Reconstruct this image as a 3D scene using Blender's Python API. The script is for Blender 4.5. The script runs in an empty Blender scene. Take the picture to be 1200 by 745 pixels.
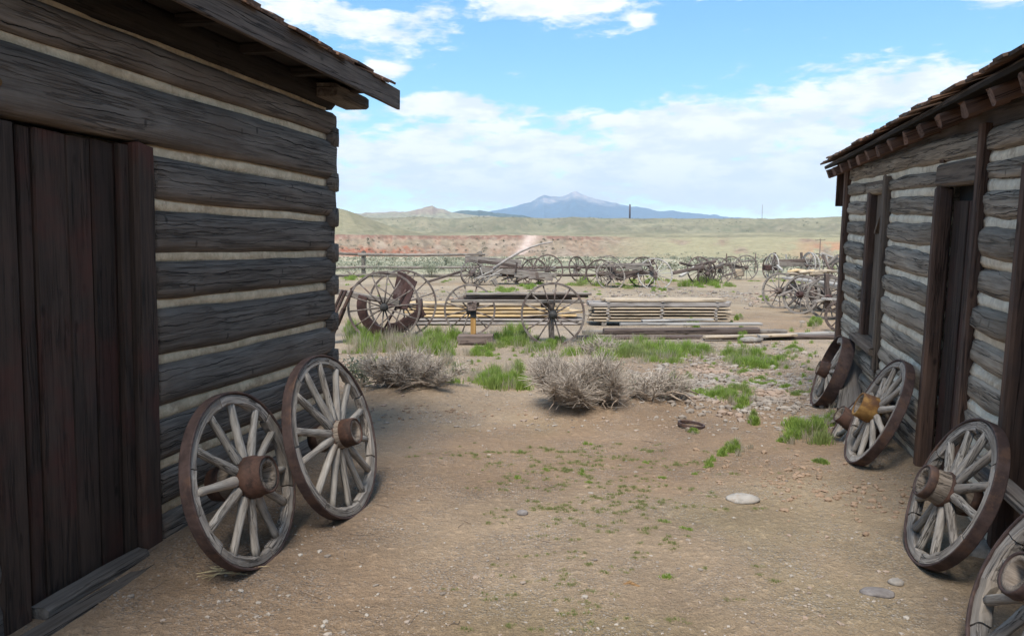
import bpy, bmesh, math, random
import numpy as np
from mathutils import Vector, Matrix, Euler

rnd = random.Random(7)
rng = np.random.default_rng(7)
scene = bpy.context.scene
COL = scene.collection
PI = math.pi

# ---------------------------------------------------------------- camera
F, CX, CY, EYE = 870.0, 600.0, 372.5, 1.65
PITCH = math.atan((CY - 290.0) / F)
cam_data = bpy.data.cameras.new('camera')
cam_data.sensor_width = 36.0
cam_data.lens = F / 1200.0 * 36.0
cam_data.clip_start = 0.05
cam_data.clip_end = 40000.0
cam = bpy.data.objects.new('camera', cam_data)
cam.location = (0, 0, EYE)
cam.rotation_euler = (PI / 2 - PITCH, 0, 0)
COL.objects.link(cam)
scene.camera = cam

# ---------------------------------------------------------------- exposure
scene.view_settings.view_transform = 'Standard'
scene.view_settings.look = 'None'
scene.view_settings.gamma = 1.0
scene.view_settings.exposure = 0.85
scene.cycles.max_bounces = 6
scene.cycles.diffuse_bounces = 4
scene.cycles.volume_bounces = 0

# ---------------------------------------------------------------- sun and sky
SUN_EL, SUN_AZ = math.radians(61), math.radians(-166)     # azimuth from +Y towards +X
sd = Vector((math.sin(SUN_AZ) * math.cos(SUN_EL), math.cos(SUN_AZ) * math.cos(SUN_EL), math.sin(SUN_EL)))
sun_data = bpy.data.lights.new('sun', 'SUN')
sun_data.energy = 3.4
sun_data.angle = math.radians(22)
sun_data.color = (1.0, 0.95, 0.87)
sun = bpy.data.objects.new('sun', sun_data)
sun.rotation_euler = sd.to_track_quat('Z', 'Y').to_euler()
sun.location = (-20, -10, 30)
COL.objects.link(sun)


class NT:
    """small helper round a node tree"""
    def __init__(s, tree):
        s.t = tree
        s.t.nodes.clear()

    def n(s, typ, **kw):
        node = s.t.nodes.new(typ)
        for k, v in kw.items():
            setattr(node, k, v)
        return node

    def l(s, a, b):
        s.t.links.new(a, b)

    def put(s, sock, v):
        if hasattr(v, 'is_linked'):
            s.l(v, sock)
        else:
            sock.default_value = v

    def m(s, op, a, b=None, c=None, clamp=False):
        node = s.n('ShaderNodeMath', operation=op, use_clamp=clamp)
        for i, v in enumerate((a, b, c)):
            if v is not None:
                s.put(node.inputs[i], v)
        return node.outputs[0]

    def mix(s, f, a, b, mode='MIX'):
        node = s.n('ShaderNodeMix', data_type='RGBA', blend_type=mode)
        s.put(node.inputs[0], f)
        s.put(node.inputs[6], a if hasattr(a, 'is_linked') or len(a) == 4 else (*a, 1))
        s.put(node.inputs[7], b if hasattr(b, 'is_linked') or len(b) == 4 else (*b, 1))
        return node.outputs[2]

    def noise(s, vec, scale, detail=4.0, rough=0.55, dist=0.0):
        node = s.n('ShaderNodeTexNoise')
        if vec is not None:
            s.l(vec, node.inputs['Vector'])
        node.inputs['Scale'].default_value = scale
        node.inputs['Detail'].default_value = detail
        node.inputs['Roughness'].default_value = rough
        node.inputs['Distortion'].default_value = dist
        return node.outputs[0]

    def ramp(s, fac, stops):
        node = s.n('ShaderNodeValToRGB')
        e = node.color_ramp.elements
        while len(e) < len(stops):
            e.new(0.5)
        for el, (p, c) in zip(e, stops):
            el.position = p
            el.color = (c, c, c, 1) if isinstance(c, (int, float)) else (*c, 1)
        s.l(fac, node.inputs[0])
        return node.outputs[0]

    def smooth(s, v, a, b):
        node = s.n('ShaderNodeMapRange', interpolation_type='SMOOTHSTEP')
        s.put(node.inputs[0], v)
        node.inputs[1].default_value = a
        node.inputs[2].default_value = b
        return node.outputs[0]

    def mapping(s, vec, scale=(1, 1, 1), loc=(0, 0, 0)):
        node = s.n('ShaderNodeMapping')
        s.l(vec, node.inputs[0])
        node.inputs['Location'].default_value = loc
        node.inputs['Scale'].default_value = scale
        return node.outputs[0]


world = bpy.data.worlds.new('World')
scene.world = world
world.use_nodes = True
w = NT(world.node_tree)
sky = w.n('ShaderNodeTexSky', sky_type='NISHITA', sun_disc=False, sun_elevation=SUN_EL, sun_rotation=SUN_AZ,
          altitude=1500.0, air_density=1.0, dust_density=0.3, ozone_density=1.6)
hs = w.n('ShaderNodeHueSaturation')
hs.inputs['Hue'].default_value = 0.486
hs.inputs['Saturation'].default_value = 1.22
hs.inputs['Value'].default_value = 1.45
w.l(sky.outputs[0], hs.inputs['Color'])
tc = w.n('ShaderNodeTexCoord')
sep = w.n('ShaderNodeSeparateXYZ')
w.l(tc.outputs['Generated'], sep.inputs[0])
dx, dy, dz = sep.outputs
az = w.m('ARCTAN2', dx, dy)
el = w.m('ARCSINE', dz)
zz = w.m('ADD', w.m('MAXIMUM', dz, 0.0), 0.06)
comb = w.n('ShaderNodeCombineXYZ')
w.l(w.m('DIVIDE', dx, zz), comb.inputs[0])
w.l(w.m('DIVIDE', dy, zz), comb.inputs[1])
plane = comb.outputs[0]
comb2 = w.n('ShaderNodeCombineXYZ')
w.l(az, comb2.inputs[0])
w.l(w.m('MULTIPLY', el, 3.0), comb2.inputs[1])
ang = comb2.outputs[0]
n_big = w.noise(ang, 7.0, 7.0, 0.6, 0.4)
n_fine = w.noise(ang, 26.0, 6.0, 0.62, 0.3)
n_plane = w.noise(plane, 0.55, 7.0, 0.58, 0.2)
nz = w.m('ADD', w.m('MULTIPLY', n_big, 0.62), w.m('MULTIPLY', n_fine, 0.38))


def cloud_blob(px, py, rx, ry, amp):
    """soft cloud body round a direction given by its bearing and height"""
    a0, e0 = math.atan((px - 600) / F), math.atan((290 - py) / F)
    u = w.m('DIVIDE', w.m('SUBTRACT', az, a0), rx / F)
    v = w.m('DIVIDE', w.m('SUBTRACT', el, e0), ry / F)
    r2 = w.m('ADD', w.m('MULTIPLY', u, u), w.m('MULTIPLY', v, v))
    return w.m('MULTIPLY', w.m('EXPONENT', w.m('MULTIPLY', r2, -1.0)), amp)


body = None
for b in [(430, 46, 150, 22, .50), (640, 12, 85, 20, .95), (455, 92, 30, 13, .95), (520, 129, 62, 12, .85), (748, 38, 15, 9, .8),
          (1155, 16, 40, 17, 1.7), (1195, 42, 42, 13, 1.7), (1000, 130, 140, 22, .72), (860, 152, 140, 22, .58),
          (480, 185, 220, 40, .46), (700, 226, 460, 30, .56), (700, 180, 260, 26, .28), (560, 150, 60, 12, .3), (830, 18, 120, 8, .42),
          (690, 140, 70, 10, .40), (950, 205, 250, 40, .50), (360, 25, 60, 20, .3)]:
    s_ = cloud_blob(*b)
    body = s_ if body is None else w.m('ADD', body, s_)
body = w.m('MINIMUM', body, 1.4)
# outside the framed part of the sky the same broken cloud goes on
front = w.m('MULTIPLY', w.smooth(w.m('ABSOLUTE', az), 1.0, 0.75), w.smooth(el, 0.50, 0.38))
gen = w.m('MULTIPLY', w.smooth(n_plane, 0.44, 0.62), 0.7)
gen = w.m('ADD', gen, w.m('MULTIPLY', w.smooth(el, 0.22, 0.05), 0.45))
cover = w.m('ADD', w.m('MULTIPLY', front, body), w.m('MULTIPLY', w.m('SUBTRACT', 1.0, front), gen))
cm = w.m('ADD', cover, w.m('MULTIPLY', w.m('SUBTRACT', nz, 0.5), 2.9))
mask = w.smooth(cm, 0.20, 0.62)
shade = w.smooth(w.noise(ang, 12.0, 5.0, 0.6), 0.40, 0.62)
shade = w.m('MULTIPLY', shade, w.smooth(el, .045, .10))
cloud_col = w.mix(shade, (7.5, 7.45, 7.4), (5.7, 6.05, 6.6))
skycol = w.mix(w.m('MULTIPLY', mask, 0.95), hs.outputs[0], cloud_col)
bg = w.n('ShaderNodeBackground')
w.l(skycol, bg.inputs[0])
bg.inputs[1].default_value = 0.1
wo = w.n('ShaderNodeOutputWorld')
w.l(bg.outputs[0], wo.inputs[0])
world.cycles.sampling_method = 'MANUAL'
world.cycles.sample_map_resolution = 512


# ================================================================ helpers
def tag(o, label=None, cat=None, group=None, kind=None):
    if label: o['label'] = label
    if cat: o['category'] = cat
    if group: o['group'] = group
    if kind: o['kind'] = kind
    return o


def link(name, mesh, mat=None, parent=None, mw=None):
    o = bpy.data.objects.new(name, mesh)
    COL.objects.link(o)
    if mat is not None and not len(mesh.materials):
        for m_ in (mat if isinstance(mat, (list, tuple)) else [mat]):
            mesh.materials.append(m_)
    if parent is not None:
        o.parent = parent
    if mw is not None:
        o.matrix_local = mw
    return o


def empty(name, mw=None):
    o = bpy.data.objects.new(name, None)
    o.empty_display_size = 0.2
    COL.objects.link(o)
    if mw is not None:
        o.matrix_local = mw
    return o


def np_mesh(name, V, faces_list, smooth=False, mat_idx=None):
    """V (n,3); faces_list: list of int arrays (m,k)"""
    me = bpy.data.meshes.new(name)
    V = np.asarray(V, np.float32)
    me.vertices.add(len(V))
    me.vertices.foreach_set('co', V.ravel())
    loops = np.concatenate([np.asarray(f, np.int32).ravel() for f in faces_list])
    tot = np.concatenate([np.full(len(f), f.shape[1], np.int32) for f in map(np.asarray, faces_list)])
    start = np.concatenate([[0], np.cumsum(tot)[:-1]]).astype(np.int32)
    me.loops.add(len(loops))
    me.loops.foreach_set('vertex_index', loops)
    me.polygons.add(len(tot))
    me.polygons.foreach_set('loop_start', start)
    me.polygons.foreach_set('loop_total', tot)
    me.polygons.foreach_set('use_smooth', np.full(len(tot), smooth))
    if mat_idx is not None:
        me.polygons.foreach_set('material_index', np.asarray(mat_idx, np.int32))
    me.update(calc_edges=True)
    me.validate()
    return me


def hash2(ix, iy, seed):
    h = np.sin(ix * 127.1 + iy * 311.7 + seed * 74.7) * 43758.5453
    return h - np.floor(h)


def vnoise(x, y, seed=0):
    ix, iy = np.floor(x), np.floor(y)
    fx, fy = x - ix, y - iy
    fx, fy = fx * fx * (3 - 2 * fx), fy * fy * (3 - 2 * fy)
    a, b = hash2(ix, iy, seed), hash2(ix + 1, iy, seed)
    c, d = hash2(ix, iy + 1, seed), hash2(ix + 1, iy + 1, seed)
    return (a + (b - a) * fx) * (1 - fy) + (c + (d - c) * fx) * fy


def fbm(x, y, seed=0, oct=4, gain=0.5):
    s, a, t = 0.0, 1.0, 0.0
    for i in range(oct):
        s = s + a * vnoise(x * 2 ** i, y * 2 ** i, seed + i * 13)
        t += a
        a *= gain
    return s / t


def sstep(a, b, x):
    t = np.clip((x - a) / (b - a), 0, 1)
    return t * t * (3 - 2 * t)


def frame(p, q, up=(0, 0, 1), roll=0.0):
    """matrix whose X runs from p to q, origin at the middle"""
    p, q = Vector(p), Vector(q)
    x = (q - p).normalized()
    u = Vector(up)
    if abs(x.dot(u)) > 0.98:
        u = Vector((0, 1, 0)) if abs(x.y) < 0.9 else Vector((1, 0, 0))
    y = u.cross(x).normalized()
    z = x.cross(y)
    M = Matrix((x, y, z)).transposed().to_4x4()
    M = Matrix.Translation((p + q) / 2) @ M @ Matrix.Rotation(roll, 4, 'X')
    return M


_seed = [0]


def nseed():
    _seed[0] += 1
    return _seed[0] * 3.71


def beam_mesh(L, wd, ht, segs=None, n=8, jit=0.06, chamfer=0.18, bow=0.0, taper=1.0):
    """weathered squared timber along X, uneven edges"""
    segs = segs or max(2, min(16, int(L / 0.25)))
    sd_ = nseed()
    c = min(wd, ht) * chamfer
    a, b = wd / 2, ht / 2
    base = [(-a + c, -b), (a - c, -b), (a, -b + c), (a, b - c), (a - c, b), (-a + c, b), (-a, b - c), (-a, -b + c)]
    base = np.array(base)
    xs = np.linspace(-L / 2, L / 2, segs + 1)
    V = []
    for i, x in enumerate(xs):
        k = np.arange(8)
        d = (fbm(np.full(8, x * 2.3 + sd_), k * 1.7 + sd_, 3, 3) - 0.5) * 2 * jit * min(wd, ht)
        sc = (1 + (taper - 1) * i / segs)
        r = base * sc + base / np.maximum(np.linalg.norm(base, axis=1, keepdims=True), 1e-6) * d[:, None]
        e = bow * (1 - (2 * x / L) ** 2) if L > 0 else 0
        dx_ = 0.0
        if i in (0, segs):
            dx_ = (hash2(k * 1.0, sd_ + i, 5) - 0.5) * min(wd, ht) * 0.25
        V.append(np.column_stack([np.full(8, x) + dx_, r[:, 0], r[:, 1] + e]))
    V = np.concatenate(V)
    Q = []
    for i in range(segs):
        for k in range(8):
            k2 = (k + 1) % 8
            Q.append((i * 8 + k, (i + 1) * 8 + k, (i + 1) * 8 + k2, i * 8 + k2))
    Q = np.array(Q)[:, ::-1]
    caps = np.array([[7, 6, 5, 4, 3, 2, 1, 0], [segs * 8 + k for k in range(8)]])[:, ::-1]
    return np_mesh('timber', V, [Q, caps])


def beam(name, p, q, wd, ht, mat, parent=None, roll=0.0, **kw):
    L = (Vector(q) - Vector(p)).length
    return link(name, beam_mesh(L, wd, ht, **kw), mat, parent, frame(p, q, roll=roll))


def tube_arrays(polys, sides=5):
    """polys: list of (points (k,3), radii (k,)) -> V, quads"""
    Vs, Qs, off = [], [], 0
    ang_ = np.arange(sides) * 2 * PI / sides
    ca, sa = np.cos(ang_), np.sin(ang_)
    for P, R in polys:
        P = np.asarray(P, float); R = np.asarray(R, float)
        k = len(P)
        T = np.gradient(P, axis=0)
        T /= np.maximum(np.linalg.norm(T, axis=1, keepdims=True), 1e-9)
        ref = np.array([0.31, 0.17, 0.93]) if abs(T[0, 2]) < 0.8 else np.array([0.9, 0.3, 0.1])
        A = np.cross(T, ref); A /= np.maximum(np.linalg.norm(A, axis=1, keepdims=True), 1e-9)
        B = np.cross(T, A)
        V = P[:, None, :] + R[:, None, None] * (ca[None, :, None] * A[:, None, :] + sa[None, :, None] * B[:, None, :])
        Vs.append(V.reshape(-1, 3))
        i = np.arange(k - 1)[:, None] * sides
        j = np.arange(sides)[None, :]
        j2 = (j + 1) % sides
        q = np.stack([i + j, i + j2, i + sides + j2, i + sides + j], -1).reshape(-1, 4) + off
        Qs.append(q)
        off += k * sides
    return np.concatenate(Vs), np.concatenate(Qs)


def tube(name, pts, radii, mat, parent=None, sides=8, smooth=True):
    if isinstance(radii, (int, float)):
        radii = [radii] * len(pts)
    V, Q = tube_arrays([(pts, radii)], sides)
    n = len(pts)
    caps = np.array([list(range(sides))[::-1], [(n - 1) * sides + k for k in range(sides)]])
    me = np_mesh('tube', V, [Q, caps], smooth)
    return link(name, me, mat, parent)


def lathe_mesh(profile, n=20, mats=None):
    """profile (z, r) turned round local Z"""
    V, Q = [], []
    for z, r in profile:
        for k in range(n):
            a = 2 * PI * k / n
            V.append((r * math.cos(a), r * math.sin(a), z))
    mi = []
    for i in range(len(profile) - 1):
        for k in range(n):
            k2 = (k + 1) % n
            Q.append((i * n + k, i * n + k2, (i + 1) * n + k2, (i + 1) * n + k))
            mi.append(0 if mats is None else mats[i])
    return np_mesh('turned', np.array(V), [np.array(Q)], True, mi)


def ring_mesh(r0, r1, wd, a0=0.0, a1=2 * PI, n=48, jit=0.0, mats=False, ch=0.006):
    """rectangular-section ring or arc about Z; with mats the outer skin takes slot 1"""
    full = abs(a1 - a0 - 2 * PI) < 1e-6
    sd_ = nseed()
    sec = [(r0, -wd / 2 + ch), (r0 + ch, -wd / 2), (r1 - ch * .5, -wd / 2), (r1, -wd / 2 + ch), (r1, wd / 2 - ch), (r1 - ch * .5, wd / 2), (r0 + ch, wd / 2), (r0, wd / 2 - ch)]
    cnt = n if full else n + 1
    V, Q, mi = [], [], []
    for i in range(cnt):
        a = a0 + (a1 - a0) * i / n
        for k, (r, z) in enumerate(sec):
            d = jit * (float(vnoise(np.array(a * 9 + sd_), np.array(k * 1.3 + sd_), 2)) - 0.5) if jit else 0.0
            rr = r + (d if r < (r0 + r1) / 2 else d * .2)
            V.append((rr * math.cos(a), rr * math.sin(a), z + (d * .4 if jit else 0)))
    for i in range(n):
        j = (i + 1) % cnt if full else i + 1
        for k in range(8):
            k2 = (k + 1) % 8
            Q.append((i * 8 + k, i * 8 + k2, j * 8 + k2, j * 8 + k))
            mi.append(1 if mats and k in (2, 3, 4) else 0)
    fl = [np.array(Q)[:, ::-1]]
    if not full:
        fl.append(np.array([[k for k in range(8)], [(cnt - 1) * 8 + k for k in range(7, -1, -1)]])[:, ::-1])
        mi += [0, 0]
    return np_mesh('ring', np.array(V), fl, False, mi)


def spoke_mesh(r0, r1, ta, ax, thin=0.62, dish=0.0, segs=8, n=8, jit=.08):
    sd_ = nseed()
    V, Q = [], []
    for i in range(segs + 1):
        t = i / segs
        k_ = 1.0 + (thin - 1.0) * float(sstep(0.05, 0.6, t))
        x = r0 + (r1 - r0) * t
        for k in range(n):
            a = 2 * PI * k / n
            j = 1 + (float(vnoise(np.array(t * 5 + sd_), np.array(k * .9), 4)) - .5) * jit * 2
            V.append((x, ta / 2 * k_ * j * math.cos(a), ax / 2 * (0.5 + 0.5 * k_) * j * math.sin(a) + dish * (1 - t)))
    for i in range(segs):
        for k in range(n):
            k2 = (k + 1) % n
            Q.append((i * n + k, i * n + k2, (i + 1) * n + k2, (i + 1) * n + k))
    caps = np.array([list(range(n))[::-1], [segs * n + k for k in range(n)]])
    return np_mesh('spoke', np.array(V), [np.array(Q)[:, ::-1], caps[:, ::-1]], True)


# ================================================================ materials
def principled(nt, rough=0.85):
    b = nt.n('ShaderNodeBsdfPrincipled')
    b.inputs['Roughness'].default_value = rough
    b.inputs['Specular IOR Level'].default_value = 0.25
    o = nt.n('ShaderNodeOutputMaterial')
    nt.l(b.outputs[0], o.inputs[0])
    return b


def new_mat(name):
    m_ = bpy.data.materials.new(name)
    m_.use_nodes = True
    return m_, NT(m_.node_tree)


def bump(nt, h, strength, dist, b):
    bn = nt.n('ShaderNodeBump')
    bn.inputs['Strength'].default_value = strength
    bn.inputs['Distance'].default_value = dist
    nt.l(h, bn.inputs['Height'])
    nt.l(bn.outputs[0], b.inputs['Normal'])


def obj_vec(nt, run='x'):
    t = nt.n('ShaderNodeTexCoord')
    info = nt.n('ShaderNodeObjectInfo')
    add = nt.n('ShaderNodeVectorMath', operation='ADD')
    mul = nt.n('ShaderNodeVectorMath', operation='MULTIPLY')
    cx = nt.n('ShaderNodeCombineXYZ')
    for i in range(3):
        nt.l(info.outputs['Random'], cx.inputs[i])
    nt.l(cx.outputs[0], mul.inputs[0])
    mul.inputs[1].default_value = (37, 71, 53)
    src = t.outputs['Object']
    if run != 'x':                      # grain round a rim, or along a turned hub
        sp = nt.n('ShaderNodeSeparateXYZ')
        nt.l(src, sp.inputs[0])
        x, y, z = sp.outputs
        cb = nt.n('ShaderNodeCombineXYZ')
        if run == 'rim':
            nt.l(nt.m('MULTIPLY', nt.m('ARCTAN2', y, x), .45), cb.inputs[0])
            nt.l(nt.m('SQRT', nt.m('ADD', nt.m('MULTIPLY', x, x), nt.m('MULTIPLY', y, y))), cb.inputs[1])
            nt.l(z, cb.inputs[2])
        else:
            nt.l(z, cb.inputs[0]); nt.l(x, cb.inputs[1]); nt.l(y, cb.inputs[2])
        src = cb.outputs[0]
    nt.l(src, add.inputs[0])
    nt.l(mul.outputs[0], add.inputs[1])
    return add.outputs[0], info.outputs['Random']


def wood(name, dark, light, crack=0.6, grain=1.0, stain=None, vary=0.35, rough=0.88, depth=0.006, run='x', checks=False):
    m_, t = new_mat(name)
    b = principled(t, rough)
    v, r = obj_vec(t, run)
    g1 = t.noise(t.mapping(v, (1.1 * grain, 16 * grain, 16 * grain)), 1.6, 6, 0.62, 0.3)
    g2 = t.noise(t.mapping(v, (3.0 * grain, 70 * grain, 70 * grain)), 1.5, 4, 0.6, 0.1)
    bl = t.noise(v, 2.1, 4, 0.6)
    col = t.mix(t.smooth(g1, 0.30, 0.72), dark, light)
    col = t.mix(t.m('MULTIPLY', t.smooth(g2, 0.35, 0.75), 0.45), col, tuple(x * 1.25 for x in light))
    # long checks that follow the grain
    cn = t.noise(t.mapping(v, (0.42 * grain, 13 * grain, 13 * grain)), 1.7, 4, 0.55, 0.15)
    cr = t.m('ABSOLUTE', t.m('SUBTRACT', cn, 0.5))
    crk = t.m('MULTIPLY', t.smooth(cr, 0.022, 0.005), t.smooth(t.noise(t.mapping(v, (.6, 2, 2)), 2.6, 2), 0.40, 0.56))
    col = t.mix(t.m('MULTIPLY', crk, crack), col, tuple(x * 0.16 for x in dark))
    if checks:                          # one or two long drying checks on the face of each log
        oc = t.n('ShaderNodeTexCoord').outputs['Object']
        so = t.n('ShaderNodeSeparateXYZ'); t.l(oc, so.inputs[0])
        lines = None
        for k_, (c0, am, wd_) in enumerate(((.035, .16, .0042), (-.045, .14, .0032), (.085, .10, .0022), (-.005, .20, .0020))):
            wav = t.noise(t.mapping(v, (1.0, 0.02, 0.02), (k_ * 7.3, k_, 0)), 1.5, 6, .55)
            ctr = t.m('ADD', t.m('MULTIPLY', t.m('SUBTRACT', wav, .5), am), c0)
            dist_ = t.m('ABSOLUTE', t.m('SUBTRACT', so.outputs[2], ctr))
            wid = t.m('MULTIPLY', t.smooth(t.noise(t.mapping(v, (1.0, .02, .02), (k_ * 3.1, 4, k_)), 1.9, 4, .6), .40, .62), wd_)
            ln = t.m('SUBTRACT', 1.0, t.m('DIVIDE', dist_, t.m('ADD', wid, .0002)), clamp=True)
            ln = t.m('MINIMUM', t.m('MULTIPLY', ln, 2.5), 1.0)
            lines = ln if lines is None else t.m('MAXIMUM', lines, ln)
        col = t.mix(t.m('MULTIPLY', lines, .93), col, tuple(x * .10 for x in dark))
        crk = t.m('MAXIMUM', t.m('MULTIPLY', crk, .6), t.m('MULTIPLY', lines, 1.4))
    # knots
    kn = t.n('ShaderNodeTexVoronoi')
    t.l(t.mapping(v, (2.6, 1.4, 1.4) if checks else (1.0, 2.3, 2.3)), kn.inputs['Vector'])
    kn.inputs['Scale'].default_value = 3.1
    knot = t.smooth(kn.outputs['Distance'], 0.13, 0.04)
    col = t.mix(t.m('MULTIPLY', knot, 0.75), col, tuple(x * 0.35 for x in dark))
    if stain:
        col = t.mix(t.m('MULTIPLY', t.smooth(bl, 0.46, 0.70), 0.75), col, stain)
    hv = t.n('ShaderNodeHueSaturation')
    t.l(col, hv.inputs['Color'])
    t.l(t.m('ADD', t.m('MULTIPLY', r, vary), t.m('ADD', t.m('MULTIPLY', bl, 0.5), 0.75 - vary / 2)), hv.inputs['Value'])
    t.l(hv.outputs[0], b.inputs['Base Color'])
    h = t.m('SUBTRACT', t.m('ADD', t.m('MULTIPLY', g1, 0.55), t.m('MULTIPLY', g2, 0.35)), t.m('MULTIPLY', crk, 1.3))
    bump(t, h, 0.9, depth, b)
    return m_


def mottled(name, c1, c2, scale=14, c3=None, rough=0.8, bs=0.5, bd=0.004, metallic=0.0, vary=0.15, spec=0.25):
    m_, t = new_mat(name)
    b = principled(t, rough)
    b.inputs['Metallic'].default_value = metallic
    b.inputs['Specular IOR Level'].default_value = spec
    v, r = obj_vec(t)
    a = t.noise(v, scale, 6, 0.65, 0.4)
    c = t.noise(v, scale * 4.3, 4, 0.6)
    col = t.mix(t.smooth(a, 0.36, 0.64), c1, c2)
    if c3:
        col = t.mix(t.smooth(t.noise(v, scale * 0.6, 5, 0.7), 0.52, 0.66), col, c3)
    hv = t.n('ShaderNodeHueSaturation')
    t.l(col, hv.inputs['Color'])
    t.l(t.m('ADD', t.m('MULTIPLY', r, vary), t.m('ADD', t.m('MULTIPLY', c, 0.4), 0.8 - vary / 2)), hv.inputs['Value'])
    t.l(hv.outputs[0], b.inputs['Base Color'])
    bump(t, t.m('ADD', t.m('MULTIPLY', a, .5), c), bs, bd, b)
    return m_


M = {}
M['log_dark'] = wood('log_dark', (.070, .056, .046), (.205, .170, .143), crack=.45, stain=(.105, .080, .063), depth=.012, checks=True)
M['log_grey'] = wood('log_grey', (.15, .120, .092), (.40, .335, .265), crack=.7, stain=(.22, .175, .13), depth=.020, checks=True)
M['plank_door'] = wood('plank_door', (.024, .017, .013), (.058, .038, .029), crack=.6, stain=(.072, .026, .019), vary=.5, depth=.004)
M['plank_fascia'] = wood('plank_fascia', (.062, .046, .037), (.16, .122, .098), crack=.8, stain=(.075, .055, .044), depth=.008)
M['plank_brown'] = wood('plank_brown', (.058, .035, .026), (.145, .085, .058), crack=.7, stain=(.06, .045, .04), vary=.3, depth=.005)
M['plank_window'] = wood('plank_window', (.075, .056, .044), (.19, .145, .11), crack=.7, vary=.3, depth=.005)
M['sill_wood'] = wood('sill_wood', (.055, .045, .038), (.135, .115, .10), crack=.9, depth=.008)
M['rafter'] = wood('rafter', (.10, .057, .040), (.21, .125, .09), crack=.7, vary=.35)
M['shingle'] = wood('shingle', (.075, .042, .028), (.20, .115, .075), crack=.5, stain=(.10, .09, .08), vary=.9)
M['deck'] = wood('deck', (.018, .014, .012), (.04, .032, .027))  # roof deck wood, also used to paint eave shade on the left cabin
M['spoke'] = wood('spoke', (.13, .112, .095), (.35, .315, .275), crack=.85, grain=2.0, stain=(.24, .20, .165), depth=.003)
M['felloe'] = wood('felloe', (.12, .10, .085), (.34, .30, .26), crack=.9, grain=2.0, stain=(.20, .165, .13), depth=.004, run='rim')
M['hub_wood'] = wood('hub_wood', (.095, .072, .054), (.24, .195, .155), crack=.9, grain=2.0, depth=.003, run='hub')
M['grey_old'] = wood('grey_old', (.10, .085, .073), (.27, .24, .21), crack=.8, vary=.5, stain=(.17, .135, .12))
M['brown_old'] = wood('brown_old', (.062, .044, .037), (.16, .122, .105), crack=.8, vary=.5, stain=(.12, .095, .085))
M['pale_old'] = wood('pale_old', (.22, .20, .18), (.44, .41, .375), crack=.6, vary=.3)
M['lumber_yellow'] = wood('lumber_yellow', (.42, .285, .135), (.66, .49, .28), crack=.3, vary=.3, stain=(.47, .38, .27))
M['lumber_tan'] = wood('lumber_tan', (.27, .205, .14), (.50, .41, .30), crack=.5, vary=.45, stain=(.26, .22, .19))
M['lumber_grey'] = wood('lumber_grey', (.20, .175, .16), (.40, .365, .34), crack=.6, vary=.4)
M['post_yellow'] = wood('post_yellow', (.26, .14, .045), (.46, .27, .10), crack=.6)
M['iron'] = mottled('iron', (.046, .030, .027), (.085, .055, .048), 11, (.105, .060, .042), .72, .5, .002, 0.0)
M['iron_rust'] = mottled('iron_rust', (.036, .021, .016), (.085, .044, .030), 12, (.10, .05, .035), .75, .5, .003)
M['rust_orange'] = mottled('rust_orange', (.15, .07, .02), (.33, .19, .06), 7, (.09, .045, .025), .8, .6, .004, vary=.1)
M['rust_dark'] = mottled('rust_dark', (.042, .024, .022), (.085, .047, .041), 6, (.12, .085, .08), .7, .4, .004)
M['iron_grey'] = mottled('iron_grey', (.10, .08, .07), (.215, .185, .165), 9, (.13, .085, .07), .65, .3, .002)
M['iron_black'] = mottled('iron_black', (.02, .02, .02), (.045, .042, .04), 10, None, .55)
M['chink_beige'] = mottled('chink_beige', (.52, .405, .27), (.68, .55, .385), 9, (.43, .32, .215), .95, .8, .01)
M['chink_white'] = mottled('chink_white', (.64, .56, .44), (.80, .72, .58), 8, (.50, .42, .32), .95, .8, .012)
M['stone'] = mottled('stone', (.22, .20, .178), (.36, .33, .295), 12, (.29, .235, .19), .9, .5, .006, vary=.6)
M['stone_dark'] = mottled('stone_dark', (.13, .115, .11), (.21, .19, .18), 14, None, .9)
M['hole_dark'] = mottled('hole_dark', (.006, .005, .005), (.012, .01, .009), 10)  # near-black, stands in for the shade behind door planks
M['straw'] = mottled('straw', (.40, .30, .16), (.58, .47, .28), 20)


def veg(name, c1, c2, c3=None, rough=.8, leafy=False):
    """plant material: colour varies from plant piece to plant piece (attribute tint)"""
    m_, t = new_mat(name)
    b = principled(t, rough)
    at_ = t.n('ShaderNodeAttribute', attribute_name='tint')
    geo = t.n('ShaderNodeNewGeometry')
    col = t.mix(at_.outputs['Fac'], c1, c2)
    if c3:
        col = t.mix(t.smooth(t.noise(geo.outputs['Position'], 1.3, 3), .48, .66), col, c3)
    t.l(col, b.inputs['Base Color'])
    if leafy:
        tr = t.n('ShaderNodeBsdfTranslucent')
        t.l(col, tr.inputs[0])
        ms = t.n('ShaderNodeMixShader')
        ms.inputs[0].default_value = .45
        t.l(b.outputs[0], ms.inputs[1]); t.l(tr.outputs[0], ms.inputs[2])
        out = [n_ for n_ in t.t.nodes if n_.type == 'OUTPUT_MATERIAL'][0]
        t.l(ms.outputs[0], out.inputs[0])
    return m_


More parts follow.
